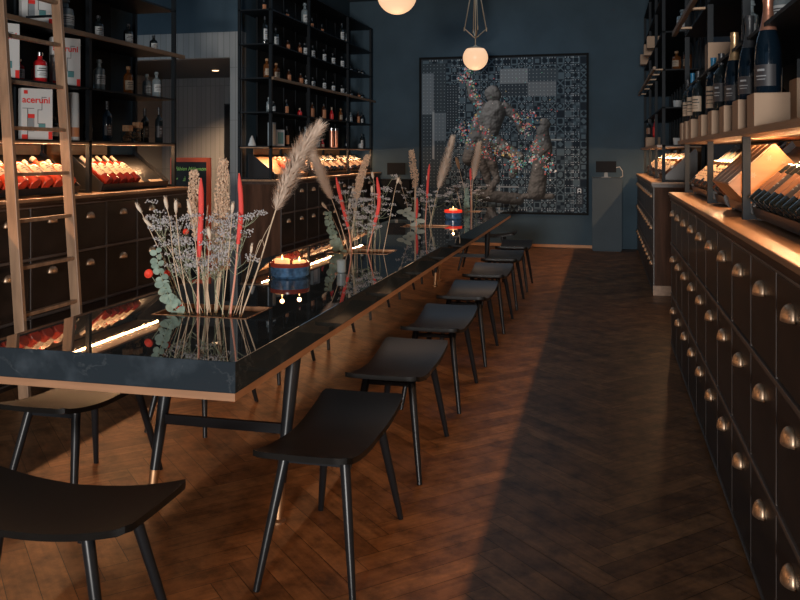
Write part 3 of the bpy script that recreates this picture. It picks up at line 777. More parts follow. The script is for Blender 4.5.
# ---------------------------------------------------------------- chalkboard and bench in the side passage
cb = thing('chalkboard_sign', 'standing chalkboard with red frame and green handwriting beside the left shelving', 'chalkboard', (-4.30, 8.1, 0))
MB().box(-.19, .19, -.006, .006, .10, 1.38).build('slate_panel', M['chalk'], cb)
f = MB()
for a in ((-.235,-.19,0,1.42),(.19,.235,0,1.42),(-.19,.19,1.375,1.42),(-.19,.19,.06,.105)): f.box(a[0], a[1], -.014, .014, a[2], a[3])
f.build('red_frame', M['redframe'], cb, bevel=.002)
MB().tube([(0, .014, 1.30), (0, .32, .012)], .012, 8).build('rear_prop', M['redframe'], cb, True)
R90 = (radians(90), 0, 0)
text('F\u00e1bien M\u00e9lomont', .054, M['chalkgreen'], cb, (-.185, -.0072, 1.285), R90, shear=.35, bold=.0012)
text('\u2022   \u00e0 Yx', .075, M['chalkgreen'], cb, (-.18, -.0072, 1.17), R90, shear=.35)
text('rosens', .075, M['chalkgreen'], cb, (-.18, -.0072, 1.06), R90, shear=.35)

STEMS = [('pampas', 1, [(-1.57, 3.42, 0.735), (-1.488, 3.42, 0.949), (-1.422, 3.42, 1.155), (-1.38, 3.42, 1.27), (-1.323, 3.42, 1.393), (-1.272, 3.42, 1.481), (-1.217, 3.42, 1.554)], 0.055, 'large fluffy beige pampas plume leaning right, tallest stem of the nearest trough'),
('sorghum', 1, [(-1.755, 3.47, 0.735), (-1.785, 3.47, 0.924), (-1.815, 3.47, 1.134), (-1.825, 3.47, 1.244), (-1.825, 3.47, 1.377)], 0.034, 'thick tan seed head just left of the first red spike in the nearest trough'),
('sorghum', 1, [(-1.726, 3.48, 0.735), (-1.706, 3.48, 0.925), (-1.696, 3.48, 1.117), (-1.691, 3.48, 1.268), (-1.683, 3.48, 1.432)], 0.036, 'tallest tan seed head, standing between the two red spikes of the nearest trough'),
('spike', 1, [(-1.761, 3.38, 0.735), (-1.756, 3.38, 0.937), (-1.754, 3.38, 0.995), (-1.744, 3.38, 1.183), (-1.744, 3.38, 1.348)], 0.02, 'coral red velvet spike on the left in the nearest trough'),
('spike', 1, [(-1.613, 3.4, 0.735), (-1.589, 3.4, 0.918), (-1.575, 3.4, 1.056), (-1.56, 3.4, 1.207), (-1.57, 3.4, 1.37)], 0.018, 'coral red velvet spike on the right in the nearest trough'),
('tail', 1, [(-1.84, 3.44, 0.735), (-1.956, 3.44, 0.959), (-2.053, 3.44, 1.141), (-2.078, 3.44, 1.187), (-2.104, 3.44, 1.223)], 0.013, 'bunny tail grass reaching furthest left from the nearest trough'),
('tail', 1, [(-1.804, 3.42, 0.735), (-1.894, 3.42, 0.973), (-1.98, 3.42, 1.089), (-2.015, 3.42, 1.125), (-2.051, 3.42, 1.156)], 0.013, 'bunny tail grass bending left just below the furthest left one'),
('tail', 1, [(-1.817, 3.37, 0.735), (-1.871, 3.37, 0.971), (-1.891, 3.37, 1.149), (-1.906, 3.37, 1.212), (-1.916, 3.37, 1.261)], 0.014, 'pale bunny tail upright on the left side of the nearest trough'),
('tail', 1, [(-1.787, 3.36, 0.735), (-1.831, 3.36, 0.973), (-1.851, 3.36, 1.138), (-1.856, 3.36, 1.196), (-1.856, 3.36, 1.249)], 0.014, 'pale bunny tail beside the left tan seed head, higher of two'),
('tail', 1, [(-1.733, 3.35, 0.735), (-1.748, 3.35, 0.977), (-1.762, 3.35, 1.118), (-1.777, 3.35, 1.189), (-1.792, 3.35, 1.25)], 0.013, 'white bunny tail in front of the left tan seed head'),
('tail', 1, [(-1.637, 3.37, 0.735), (-1.609, 3.37, 0.979), (-1.594, 3.37, 1.138), (-1.589, 3.37, 1.199), (-1.585, 3.37, 1.239)], 0.013, 'white bunny tail between tallest seed head and right red spike'),
('tail', 1, [(-1.694, 3.34, 0.735), (-1.69, 3.34, 0.901), (-1.685, 3.34, 1.033), (-1.68, 3.34, 1.086), (-1.69, 3.34, 1.129)], 0.015, 'stubby beige bunny tail low in the middle of the nearest trough'),
('tail', 1, [(-1.565, 3.39, 0.735), (-1.537, 3.39, 0.877), (-1.513, 3.39, 0.979), (-1.508, 3.39, 1.023), (-1.504, 3.39, 1.054)], 0.01, 'small grey bunny tail low on the right of the nearest trough'),
('grass', 1, [(-1.608, 3.45, 0.735), (-1.54, 3.45, 0.926), (-1.501, 3.45, 1.048), (-1.482, 3.45, 1.071), (-1.473, 3.45, 1.044)], 0.004, 'thin pale grass stem bent over at the right of the nearest trough'),
('grass', 1, [(-1.608, 3.42, 0.735), (-1.546, 3.42, 0.894), (-1.469, 3.42, 1.074), (-1.431, 3.42, 1.141)], 0.003, 'straight thin grass stem leaning right below the pampas plume'),
('grass', 1, [(-1.775, 3.46, 0.735), (-1.865, 3.46, 0.914), (-1.931, 3.46, 1.013), (-1.992, 3.46, 1.076)], 0.003, 'thin dry grass stem leaning left in the nearest trough'),
('grass', 1, [(-1.715, 3.42, 0.735), (-1.74, 3.42, 0.923), (-1.745, 3.42, 1.09), (-1.73, 3.42, 1.225)], 0.003, 'thin dry grass stem standing at the centre of the nearest trough'),
('grass', 1, [(-1.623, 3.37, 0.735), (-1.671, 3.37, 0.875), (-1.609, 3.37, 0.979), (-1.57, 3.37, 1.085)], 0.003, 'thin kinked green grass stem beside the right red spike'),
('euc', 1, [(-1.831, 3.36, 0.735), (-1.875, 3.36, 0.788), (-1.905, 3.36, 0.845), (-1.935, 3.36, 0.925), (-1.955, 3.36, 1.023)], 0.026, 'grey green eucalyptus sprig drooping left in the nearest trough'),
('filler', 1, [(-1.828, 3.4, 0.735), (-1.898, 3.4, 0.925), (-1.958, 3.4, 1.146)], 0.1, 'cloudy grey statice sprig furthest left in the nearest trough'),
('filler', 1, [(-1.814, 3.43, 0.735), (-1.867, 3.43, 0.909), (-1.909, 3.43, 1.117)], 0.1, 'cloudy grey statice sprig second from left in the nearest trough'),
('filler', 1, [(-1.795, 3.46, 0.735), (-1.838, 3.46, 0.878), (-1.87, 3.46, 1.06)], 0.1, 'cloudy grey statice sprig third from left in the nearest trough'),
('filler', 1, [(-1.735, 3.4, 0.735), (-1.74, 3.4, 0.908), (-1.735, 3.4, 1.105)], 0.1, 'cloudy grey statice sprig in the middle in the nearest trough'),
('filler', 1, [(-1.696, 3.43, 0.735), (-1.701, 3.43, 0.869), (-1.696, 3.43, 1.031)], 0.1, 'cloudy grey statice sprig low in the middle in the nearest trough'),
('filler', 1, [(-1.681, 3.46, 0.735), (-1.671, 3.46, 0.92), (-1.652, 3.46, 1.138)], 0.1, 'cloudy grey statice sprig right of the middle in the nearest trough'),
('filler', 1, [(-1.623, 3.4, 0.735), (-1.582, 3.4, 0.945), (-1.532, 3.4, 1.172)], 0.1, 'cloudy grey statice sprig furthest right in the nearest trough'),
('poppy', 1, [(-1.849, 3.42, 0.735), (-1.939, 3.42, 0.807), (-2.02, 3.42, 0.905)], 0.021, 'round red dried flower behind the eucalyptus, furthest left'),
('poppy', 1, [(-1.839, 3.42, 0.735), (-1.889, 3.42, 0.818), (-1.929, 3.42, 0.908)], 0.016, 'red dried flower just right of the eucalyptus'),
('poppy', 1, [(-1.874, 3.42, 0.735), (-1.869, 3.42, 0.737), (-1.864, 3.42, 0.751)], 0.02, 'red dried flower lying low at the near rim of the trough'),
('poppy', 1, [(-1.815, 3.47, 0.735), (-1.846, 3.47, 0.922), (-1.861, 3.47, 1.096)], 0.014, 'small red dried flower among the grey statice'),
('pampas', 2, [(-1.806, 5.79, 0.735), (-1.867, 5.79, 0.931), (-1.936, 5.79, 1.12), (-1.99, 5.79, 1.237), (-2.045, 5.79, 1.369), (-2.107, 5.79, 1.502)], 0.052, 'fluffy pampas plume leaning left in the second trough'),
('sorghum', 2, [(-1.812, 5.82, 0.735), (-1.777, 5.82, 1.003), (-1.747, 5.82, 1.201), (-1.716, 5.82, 1.319), (-1.671, 5.82, 1.45)], 0.032, 'tan seed head leaning right in the second trough'),
('spike', 2, [(-1.774, 5.76, 0.735), (-1.789, 5.76, 0.848), (-1.804, 5.76, 0.927), (-1.85, 5.76, 1.101), (-1.896, 5.76, 1.29)], 0.022, 'straight coral red spike on the left in the second trough'),
('spike', 2, [(-1.661, 5.76, 0.735), (-1.631, 5.76, 0.852), (-1.609, 5.76, 0.939), (-1.571, 5.76, 1.105), (-1.586, 5.76, 1.292)], 0.022, 'curved coral red spike on the right in the second trough'),
('tail', 2, [(-1.829, 5.79, 0.735), (-1.89, 5.79, 0.901), (-1.952, 5.79, 1.025), (-1.983, 5.79, 1.061), (-2.014, 5.79, 1.097)], 0.017, 'bunny tail reaching furthest left from the second trough'),
('tail', 2, [(-1.773, 5.83, 0.735), (-1.78, 5.83, 0.973), (-1.788, 5.83, 1.12), (-1.788, 5.83, 1.164), (-1.788, 5.83, 1.208)], 0.016, 'bunny tail upright left of the seed head in the second trough'),
('tail', 2, [(-1.776, 5.79, 0.735), (-1.799, 5.79, 0.903), (-1.814, 5.79, 1.02), (-1.806, 5.79, 1.063), (-1.799, 5.79, 1.1)], 0.016, 'bunny tail low beside the left red spike of the second trough'),
('tail', 2, [(-1.621, 5.83, 0.735), (-1.621, 5.83, 1.013), (-1.628, 5.83, 1.239), (-1.636, 5.83, 1.282), (-1.643, 5.83, 1.326)], 0.016, 'bunny tail standing tall just left of the curved red spike'),
('tail', 2, [(-1.645, 5.81, 0.735), (-1.638, 5.81, 1.014), (-1.638, 5.81, 1.137), (-1.638, 5.81, 1.181), (-1.638, 5.81, 1.225)], 0.016, 'bunny tail below the tall one near the curved red spike'),
('tail', 2, [(-1.542, 5.75, 0.735), (-1.494, 5.75, 0.97), (-1.45, 5.75, 1.2), (-1.435, 5.75, 1.25), (-1.421, 5.75, 1.286)], 0.016, 'bunny tail on a long stem leaning right out of the second trough'),
('euc', 2, [(-1.818, 5.73, 0.735), (-1.871, 5.73, 0.791), (-1.909, 5.73, 0.863), (-1.932, 5.73, 0.949), (-1.947, 5.73, 1.036)], 0.028, 'grey eucalyptus sprig drooping left in the second trough'),
('filler', 2, [(-1.777, 5.77, 0.735), (-1.804, 5.77, 0.941), (-1.83, 5.77, 1.181)], 0.12, 'cloudy grey statice sprig furthest left in the second trough'),
('filler', 2, [(-1.756, 5.8, 0.735), (-1.76, 5.8, 0.889), (-1.763, 5.8, 1.078)], 0.12, 'cloudy grey statice sprig low in the middle in the second trough'),
('filler', 2, [(-1.734, 5.83, 0.735), (-1.719, 5.83, 0.909), (-1.704, 5.83, 1.121)], 0.12, 'cloudy grey statice sprig in the middle in the second trough'),
('filler', 2, [(-1.671, 5.77, 0.735), (-1.656, 5.77, 0.872), (-1.641, 5.77, 1.038)], 0.12, 'cloudy grey statice sprig right of the middle in the second trough'),
('filler', 2, [(-1.635, 5.8, 0.735), (-1.59, 5.8, 0.957), (-1.545, 5.8, 1.211)], 0.12, 'cloudy grey statice sprig furthest right in the second trough'),
('grass', 2, [(-1.581, 5.77, 0.735), (-1.566, 5.77, 0.838), (-1.574, 5.77, 0.967)], 0.003, 'short green grass stem right of the curved red spike'),
('grass', 2, [(-1.739, 5.77, 0.735), (-1.739, 5.77, 0.942), (-1.747, 5.77, 1.087)], 0.003, 'thin straw stem in the middle of the second trough'),
('sorghum', 3, [(-1.814, 8.0, 0.735), (-1.814, 8.0, 0.986), (-1.814, 8.0, 1.213), (-1.834, 8.0, 1.351), (-1.849, 8.0, 1.499)], 0.042, 'tan seed head furthest left in the third trough'),
('spike', 3, [(-1.706, 7.97, 0.735), (-1.696, 7.97, 0.91), (-1.686, 7.97, 1.028), (-1.676, 7.97, 1.205), (-1.661, 7.97, 1.362)], 0.02, 'tall coral red spike in the third trough'),
('spike', 3, [(-1.792, 7.95, 0.735), (-1.789, 7.95, 0.792), (-1.787, 7.95, 0.832), (-1.782, 7.95, 0.93), (-1.782, 7.95, 1.028)], 0.02, 'short coral red spike low in the third trough'),
('pampas', 3, [(-1.672, 8.0, 0.735), (-1.612, 8.0, 0.988), (-1.562, 8.0, 1.185), (-1.512, 8.0, 1.342), (-1.443, 8.0, 1.597)], 0.055, 'slender pampas plume leaning right in the third trough'),
('tail', 3, [(-1.849, 8.02, 0.735), (-1.9, 8.02, 0.954), (-1.951, 8.02, 1.122), (-1.961, 8.02, 1.162), (-1.981, 8.02, 1.201)], 0.022, 'bunny tail leaning left from the third trough'),
('tail', 3, [(-1.653, 8.05, 0.735), (-1.693, 8.05, 1.054), (-1.703, 8.05, 1.163), (-1.703, 8.05, 1.202), (-1.703, 8.05, 1.242)], 0.016, 'small pale bunny tail behind the tall red spike of the third trough'),
('leaf', 3, [(-1.722, 7.95, 0.735), (-1.802, 7.95, 0.822), (-1.924, 7.95, 0.908)], 0.05, 'large grey green leaf lying over the left rim of the third trough'),
('filler', 3, [(-1.783, 8.0, 0.735), (-1.824, 8.0, 0.906), (-1.864, 8.0, 1.084)], 0.14, 'cloudy grey statice sprig furthest left in the third trough'),
('filler', 3, [(-1.729, 8.03, 0.735), (-1.729, 8.03, 0.906), (-1.729, 8.03, 1.084)], 0.14, 'cloudy grey statice sprig in the middle in the third trough'),
('filler', 3, [(-1.662, 8.0, 0.735), (-1.622, 8.0, 0.89), (-1.582, 8.0, 1.048)], 0.14, 'cloudy grey statice sprig furthest right in the third trough'),
('tail', 4, [(-1.651, 10.2, 0.735), (-1.688, 10.2, 1.04), (-1.726, 10.2, 1.189), (-1.751, 10.2, 1.288), (-1.789, 10.2, 1.425)], 0.035, 'brown cone shaped seed head on the left of the furthest trough'),
('pampas', 4, [(-1.588, 10.2, 0.735), (-1.588, 10.2, 1.016), (-1.563, 10.2, 1.215), (-1.538, 10.2, 1.388), (-1.501, 10.2, 1.574)], 0.058, 'slender pampas plume in the furthest trough'),
('spike', 4, [(-1.596, 10.17, 0.735), (-1.596, 10.17, 0.956), (-1.599, 10.17, 1.141), (-1.602, 10.17, 1.203), (-1.602, 10.17, 1.289)], 0.022, 'short coral red spike in the furthest trough'),
('euc', 4, [(-1.643, 10.15, 0.735), (-1.643, 10.15, 0.82), (-1.649, 10.15, 0.894), (-1.643, 10.15, 0.968), (-1.649, 10.15, 1.042)], 0.024, 'upright grey eucalyptus sprig in the furthest trough'),
('leafball', 4, [(-1.714, 10.2, 0.735), (-1.751, 10.2, 0.89), (-1.777, 10.2, 1.014)], 0.085, 'large dried brown protea head in the furthest trough'),
('filler', 4, [(-1.739, 10.2, 0.735), (-1.802, 10.2, 0.846), (-1.865, 10.2, 0.989)], 0.16, 'cloudy grey statice sprig furthest left in the furthest trough'),
('filler', 4, [(-1.668, 10.23, 0.735), (-1.681, 10.23, 0.883), (-1.693, 10.23, 1.064)], 0.16, 'cloudy grey statice sprig in the middle in the furthest trough'),
('filler', 4, [(-1.563, 10.2, 0.735), (-1.538, 10.2, 0.862), (-1.513, 10.2, 1.017)], 0.16, 'cloudy grey statice sprig furthest right in the furthest trough')]
L2_ITEMS = [(4, 8.967, 0.104, 0.05, 'darkcopper'), (4, 9.684, 0.112, 0.05, 'darkcopper'), (4, 10.322, 0.277, 0.083, 'clear'), (4, 10.591, 0.148, 0.05, 'darkcopper'), (4, 10.999, 0.126, 0.05, 'darkcopper'), (4, 11.907, 0.256, 0.068, 'darkwhite'), (4, 12.131, 0.153, 0.055, 'clear'), (3, 8.997, 0.291, 0.052, 'darkwhite'), (3, 9.329, 0.204, 0.065, 'darkwhite'), (3, 9.718, 0.125, 0.05, 'copper'), (3, 10.137, 0.143, 0.05, 'copper'), (3, 10.322, 0.158, 0.083, 'white'), (3, 10.631, 0.163, 0.061, 'white'), (3, 11.084, 0.169, 0.063, 'white'), (3, 11.482, 0.16, 0.065, 'white'), (3, 11.907, 0.165, 0.068, 'white'), (3, 12.136, 0.077, 0.05, 'darkwhite'), (3, 12.362, 0.078, 0.05, 'darkwhite'), (3, 12.795, 0.08, 0.05, 'darkwhite'), (3, 13.168, 0.083, 0.05, 'darkwhite'), (2, 9.055, 0.199, 0.074, 'amber'), (2, 9.345, 0.181, 0.076, 'amber'), (2, 9.752, 0.15, 0.056, 'copper'), (2, 10.174, 0.143, 0.059, 'copper'), (2, 10.36, 0.132, 0.06, 'white'), (2, 10.631, 0.135, 0.061, 'white'), (2, 11.084, 0.155, 0.063, 'white'), (2, 11.482, 0.145, 0.065, 'white'), (2, 11.907, 0.135, 0.068, 'white'), (2, 12.136, 0.107, 0.05, 'darkwhite'), (2, 12.362, 0.093, 0.05, 'darkwhite'), (2, 12.795, 0.096, 0.05, 'copper'), (2, 13.168, 0.083, 0.05, 'darkwhite'), (1, 9.115, 0.153, 0.05, 'clear'), (1, 9.251, 0.119, 0.05, 'darkwhite'), (1, 9.668, 0.161, 0.05, 'darkcopper'), (1, 10.137, 0.091, 0.05, 'red'), (1, 10.611, 0.176, 0.05, 'copper'), (1, 11.084, 0.183, 0.063, 'copper'), (1, 11.436, 0.159, 0.05, 'red'), (1, 11.858, 0.165, 0.05, 'amber'), (1, 12.156, 0.153, 0.05, 'blue'), (1, 12.362, 0.14, 0.05, 'clear'), (1, 12.767, 0.16, 0.05, 'copper'), (1, 13.18, 0.132, 0.05, 'darkwhite'), (0, 9.206, 0.226, 0.05, 'tall'), (0, 9.392, 0.157, 0.087, 'card'), (0, 9.684, 0.211, 0.05, 'darkcopper'), (0, 10.137, 0.22, 0.05, 'darkcopper'), (0, 10.341, 0.224, 0.05, 'clear'), (0, 10.71, 0.232, 0.086, 'book'), (0, 11.02, 0.098, 0.05, 'pink'), (0, 11.436, 0.275, 0.05, 'coppertube'), (0, 11.62, 0.279, 0.05, 'coppertube'), (0, 12.156, 0.169, 0.055, 'blue'), (0, 12.908, 0.081, 0.058, 'whitejar'), (0, 13.227, 0.199, 0.05, 'darkwhite')]

# ---------------------------------------------------------------- bottles
# name: (profile [(r,z)...] in units of body radius / height, glass, cap, label band (z0,z1), label material, cap z)
PROF = {
 'bordeaux': [(0,0),(.92,0),(1,.02),(1,.60),(.93,.66),(.42,.74),(.36,.78),(.36,.97),(.40,.975),(.40,1),(0,1)],
 'champ': [(0,0),(.92,0),(1,.02),(1,.38),(.95,.46),(.80,.55),(.58,.64),(.42,.74),(.34,.84),(.34,.90),(.42,.92),(.40,1),(0,1)],
 'apoth': [(0,0),(.92,0),(1,.03),(1,.62),(.9,.70),(.40,.76),(.36,.80),(.36,.88),(.55,.90),(.55,.93),(0,.93)],
 'spirit': [(0,0),(.94,0),(1,.02),(1,.64),(.86,.71),(.36,.78),(.34,.86),(.34,.90),(0,.90)],
 'slim': [(0,0),(.9,0),(1,.02),(1,.50),(.75,.62),(.42,.74),(.36,.82),(.36,1),(0,1)],
}
BR = {'bordeaux': .0375, 'champ': .045, 'apoth': .048, 'spirit': .040, 'slim': .030}
BK = {
 'amber': ('spirit', 'gamber', 'cork', 'cream', (.18,.50)), 'clear': ('apoth', 'gclear', 'gclear', 'white', (.22,.52)),
 'darkwhite': ('spirit', 'gdark', 'foilblk', 'white', (.18,.56)), 'darkcopper': ('slim', 'gdark', 'foilblk', 'tan', (.12,.55)),
 'copper': ('spirit', 'gbrown', 'foilblk', 'tan', (.08,.62)), 'white': ('spirit', 'gdark', 'foilblk', 'white', (.04,.66)),
 'red': ('slim', 'gred', 'cream', 'red', (.1,.5)), 'blue': ('slim', 'gblue', 'silver', 'white', (.15,.35)), 'pink': ('slim', 'gred', 'red', 'cream', (.1,.4)),
 'wine': ('bordeaux', 'gdark', 'foilblk', 'cream', (.16,.48)), 'wineblue': ('bordeaux', 'gblue', 'foilblue', 'cream', (.12,.50)),
 'redliq': ('spirit', 'gred', 'silver', 'white', (.16,.56)), 'orliq': ('spirit', 'gorange', 'cream', 'cream', (.25,.60)),
 'rose': ('bordeaux', 'grose', 'cream', 'cream', (.22,.60)), 'champcop': ('champ', 'gblue', 'foilcop', 'ink', (.07,.28)),
 'champgold': ('champ', 'gblue', 'foilgold', 'ink', (.07,.28)), 'champblk': ('champ', 'gblue', 'foilblk', 'ink', (.07,.28)),
 'slimdark': ('bordeaux', 'gblue', 'foilblk', 'ink', (.16,.40)),
 'dark': ('bordeaux', 'gdark', 'foilblk', 'ink', (.16,.48)), 'wcream': ('bordeaux', 'gbrown', 'cream', 'cream', (.10,.55)), 'wteal': ('bordeaux', 'gdark', 'teal', 'cream', (.10,.55)),
 'green': ('bordeaux', 'gblue', 'foilblk', 'leaf', (.20,.50)), 'darktan': ('bordeaux', 'gdark', 'foilblk', 'darkprint', (.18,.50)),
}
DESC = {'amber': 'small amber bottle with cream label', 'clear': 'clear glass bottle with pale label', 'darkwhite': 'dark bottle with white label', 'darkcopper': 'slim dark bottle with tan label',
 'copper': 'small bottle with tan label', 'white': 'dark bottle with large white label', 'red': 'slim red bottle', 'blue': 'slim blue bottle with silver cap', 'pink': 'short pink red bottle'}
_proto = {}
def bottle(kind, label, loc, rot=(0,0,0), h=.30, r=None, group=None):
    pk, gl, cap, lab, (l0, l1) = BK[kind]; H0 = .30
    if kind not in _proto:
        t = thing('bottle', label, 'bottle'); P = PROF[pk]; R = BR[pk]; n = 20
        MB().lathe([(a*R, z*H0) for a, z in P], n).build('glass_body', M[gl], t, True)
        z0 = {'champ': .62, 'bordeaux': .80, 'slim': .80, 'spirit': .885, 'apoth': .925}[pk]
        def rad(z):
            for (ra, za), (rb, zb) in zip(P, P[1:]):
                if za <= z <= zb and zb > za: return ra+(rb-ra)*(z-za)/(zb-za)
            return .4
        zs = [z0+(.985-z0)*q/7 for q in range(8)]
        if pk in ('spirit', 'apoth'): pr = [(.42*R, z0*H0), (.44*R, z0*H0), (.44*R, .995*H0), (.0, H0*1.0)]; pr = [(0, z0*H0)]+pr[1:]
        else: pr = [(rad(z)*R+.0012, z*H0) for z in zs]+[(rad(.99)*R+.001, H0+.001), (0, H0+.0015)]
        nm = 'stopper' if pk in ('spirit', 'apoth') else 'foil'
        MB().lathe(pr, n).build(nm, M[cap], t, True)
        zz = zs if pk not in ('spirit','apoth') else None
        lb = MB().lathe([(R+.0008, l0*H0), (R+.0008, l1*H0)], 14, a0=-1.15, a1=1.15).build('paper_label', M[lab], t, True)
        if lab in ('cream', 'white', 'ink'):
            b = MB(); rr = R+.0016
            for q, (za, zb, w) in enumerate(((.72,.80,.6),(.55,.62,.8),(.35,.39,.5),(.2,.24,.6)) if lab != 'ink' else ((.70,.80,.30),(.45,.50,.42),(.30,.34,.35))):
                b.lathe([(rr, (l0+(l1-l0)*za)*H0), (rr, (l0+(l1-l0)*zb)*H0)], 6, a0=-w, a1=w)
            b.build('label_print', M['ink'] if lab != 'ink' else M['grille'], lb, True)
        _proto[kind] = t; o = t
    else: o = dup(_proto[kind], label)
    s = h/H0; sr = (r/BR[pk]) if r else s
    o['label'] = label
    if group: o['group'] = group
    elif 'group' in o: del o['group']
    o.location = loc; o.rotation_euler = rot; o.scale = (sr, sr, s)
    return o
def simple(name, label, cat, mb, m, group=None, smooth=False, bevel=0, loc=None):
    o = mb.build(name, m, None, smooth, bevel)
    if loc is not None: o.location = loc
    return tag(o, label, cat, group)

# ---- far left unit: many small things
SHN = ['bottom', 'second', 'third', 'fourth', 'fifth']
cnt = {}
G2 = 'bottles on the far left shelving'
for n_, (k, y, h, w, kd) in enumerate(sorted(L2_ITEMS, key=lambda q: (q[0], q[1]))):
    y = min(max(y, 8.96), 12.96); z = SH[k]
    cnt[k] = cnt.get(k, 0)+1; h = min(h*(1.2 if kd in DESC else 1), .33)
    pos = '%s from near end, %s shelf of far left unit' % (ORD[cnt[k]-1], SHN[k])
    if kd in DESC: bottle(kd, DESC[kd]+', '+pos, (-3.83, y, z), (0,0,-.45), h, max(.030, w*.56), G2)
    elif kd == 'card':
        o = thing('picture_card', 'framed pale blue picture card, '+pos, 'picture card', (-3.80, y, z), -.3)
        MB().box(-.006,.006,-.075,.075,0,.20).build('card_board', M['white'], o); MB().box(.0065,.008,-.055,.055,.03,.17).build('picture', M['teal'], o)
    elif kd == 'book':
        o = thing('gift_box', 'grey and white box, '+pos, 'gift box', (-3.83, y, z), -.2)
        MB().box(-.03,.03,-.09,.09,0,.25).build('carton', M['greyp'], o); MB().box(.0305,.032,-.07,.02,.03,.22).build('print_panel', M['white'], o)
    elif kd == 'whitejar': simple('jar', 'tiny white jar, '+pos, 'jar', MB().lathe([(.04,0),(.042,.01),(.042,.06),(.03,.07),(.03,.08)], 16), M['white'], smooth=True, loc=(-3.83, y, z))
    elif kd == 'coppertube': 
        o = thing('tube_box', 'tall copper coloured tube, '+pos, 'tube', (-3.83, y, z), 0)
        MB().lathe([(.036,0),(.036,.27)], 20).build('tube_body', M['foilcop'], o, True); MB().lathe([(.038,.25),(.038,.285),(0,.286)], 20).build('lid', M['silver'], o, True)
    elif kd == 'tall':
        o = thing('gift_box', 'tall narrow pale box, '+pos, 'gift box', (-3.83, y, z), -.2)
        MB().box(-.035,.035,-.035,.035,0,.28).build('carton', M['greyp'], o); MB().box(.0355,.037,-.028,.028,.02,.26).build('print_panel', M['cream'], o)
o = simple('bottle_stopper', 'small white cone object at the near end of the far left bottom shelf', 'ornament', MB().lathe([(.045,0),(.045,.02),(.02,.09),(.008,.12),(0,.125)], 18), M['white'], smooth=True, loc=(-4.0, 9.02, SH[0]))
o.name = 'cone_ornament'

# ---- near left unit
def gift_box(label, y, k, w, h, x=-3.80, group=None, rz=-.6, part=False):
    z = SH[k]
    t = thing('gift_box', label, 'gift box', (x, y, z), rz, 'white gift boxes')
    MB().box(-.035, .035, -w/2, w/2, 0, h).build('carton', M['whitebox'], t, bevel=.002)
    X = .0355; q = .0012
    def pr(n, m, y0, y1, z0, z1): MB().box(X, X+q, y0*w/2, y1*w/2, z0*h, z1*h).build(n, m, t)
    pr('red_print', M['red'], -.99, -.62, 0.01, .10); pr('red_print', M['red'], .72, .97, .01, .16)
    pr('red_print', M['red'], -.86, -.62, .89, .96)
    b = MB()
    for (y0,y1,z0,z1) in ((-.64,-.60,.0,.60),(-.95,-.2,.605,.615),(.28,.31,.58,.84),(.31,.6,.83,.84),(.02,.31,.58,.59),(.02,.05,.32,.58),(.02,.5,.31,.32)): b.box(X, X+q, y0*w/2, y1*w/2, z0*h, z1*h)
    b.build('line_print', M['ink'], t)
    pr('bottle_print', M['red'], -.60, -.18, .42, .50); pr('bottle_print', M['greyp'], -.58, -.20, .16, .42)
    pr('glass_print', M['teal'], .08, .52, .19, .32)
    text('aceruni', .070*w/.23, M['red'], t, (X+.0008, -w/2*.97, h*.72), (radians(90), 0, radians(90)), bold=.0012)
    return t
gift_box('white gift box with red print, furthest left on the shelf above the lowest', 4.62, 1, .20, .36)
gift_box('white gift box with red lettering standing on the lowest shelf left of the ladder rail', 4.95, 0, .205, .35)
gift_box('white gift box with red border partly behind the ladder rail', 5.27, 1, .20, .35)
gift_box('white gift box cut by the top edge of the picture', 4.955, 2, .205, .34)
bottle('redliq', 'red liqueur bottle with round silver cap, middle of three on the left shelf', (-3.78, 4.97, SH[1]), (0,0,-.5), .21, .046)
bottle('redliq', 'small red liqueur bottle left of the round capped one', (-3.86, 4.86, SH[1]), (0,0,-.5), .155, .034)
bottle('redliq', 'small red liqueur bottle right of the round capped one', (-3.89, 5.07, SH[1]), (0,0,-.3), .155, .034)
bottle('clear', 'large apothecary jar with tan label on the shelf above the rail by the ladder', (-3.82, 5.30, SH[2]), (0,0,-.5), .25, .062)
bottle('clear', 'clear apothecary bottle with white label right of the tall black post', (-3.84, 5.75, SH[1]), (0,0,-.5), .25, .045)
bottle('amber', 'amber bottle with black stopper and cream label on the second shelf of the left unit', (-3.84, 6.16, SH[1]), (0,0,-.5), .24, .040)
bottle('clear', 'clear bottle with tan label at the far right of the near left unit, front one', (-3.80, 6.54, SH[1]), (0,0,-.5), .23, .038)
bottle('clear', 'clear bottle behind the front one at the far end of the near left unit', (-3.93, 6.60, SH[1]), (0,0,-.5), .22, .038)
bottle('darkwhite', 'black bottle with arched white label right of the black post above the rail', (-3.84, 5.74, SH[2]), (0,0,-.5), .20, .038)
bottle('darkwhite', 'black bottle with white label in the middle above the rail', (-3.84, 6.16, SH[2]), (0,0,-.5), .20, .038)
bottle('darkwhite', 'black bottle with white label at the far end above the rail', (-3.84, 6.56, SH[2]), (0,0,-.5), .16, .034)
bottle('darkwhite', 'small bottle with white label beside the tall tube on the lowest left shelf', (-3.82, 5.18, SH[0]), (0,0,-.5), .17, .026)
t = thing('tube_box', 'tall white and copper gift tube behind the ladder rail', 'tube', (-3.84, 5.43, SH[0]))
MB().lathe([(.040,0),(.040,.10)], 24).build('copper_sleeve', M['tan'], t, True); MB().lathe([(.0395,.1005),(.0395,.35),(.036,.358),(0,.359)], 24).build('white_sleeve', M['white'], t, True)
MB().lathe([(.0402,0),(.0402,.03)], 24).build('base_ring', M['white'], t, True)
bottle('slimdark', 'tall slim blue black bottle right of the black post on the lowest shelf', (-3.82, 5.83, SH[0]), (0,0,-.5), .32, .036)
bottle('slimdark', 'shorter dark bottle beside the tall slim one on the lowest shelf', (-3.92, 5.72, SH[0]), (0,0,-.5), .20, .036)
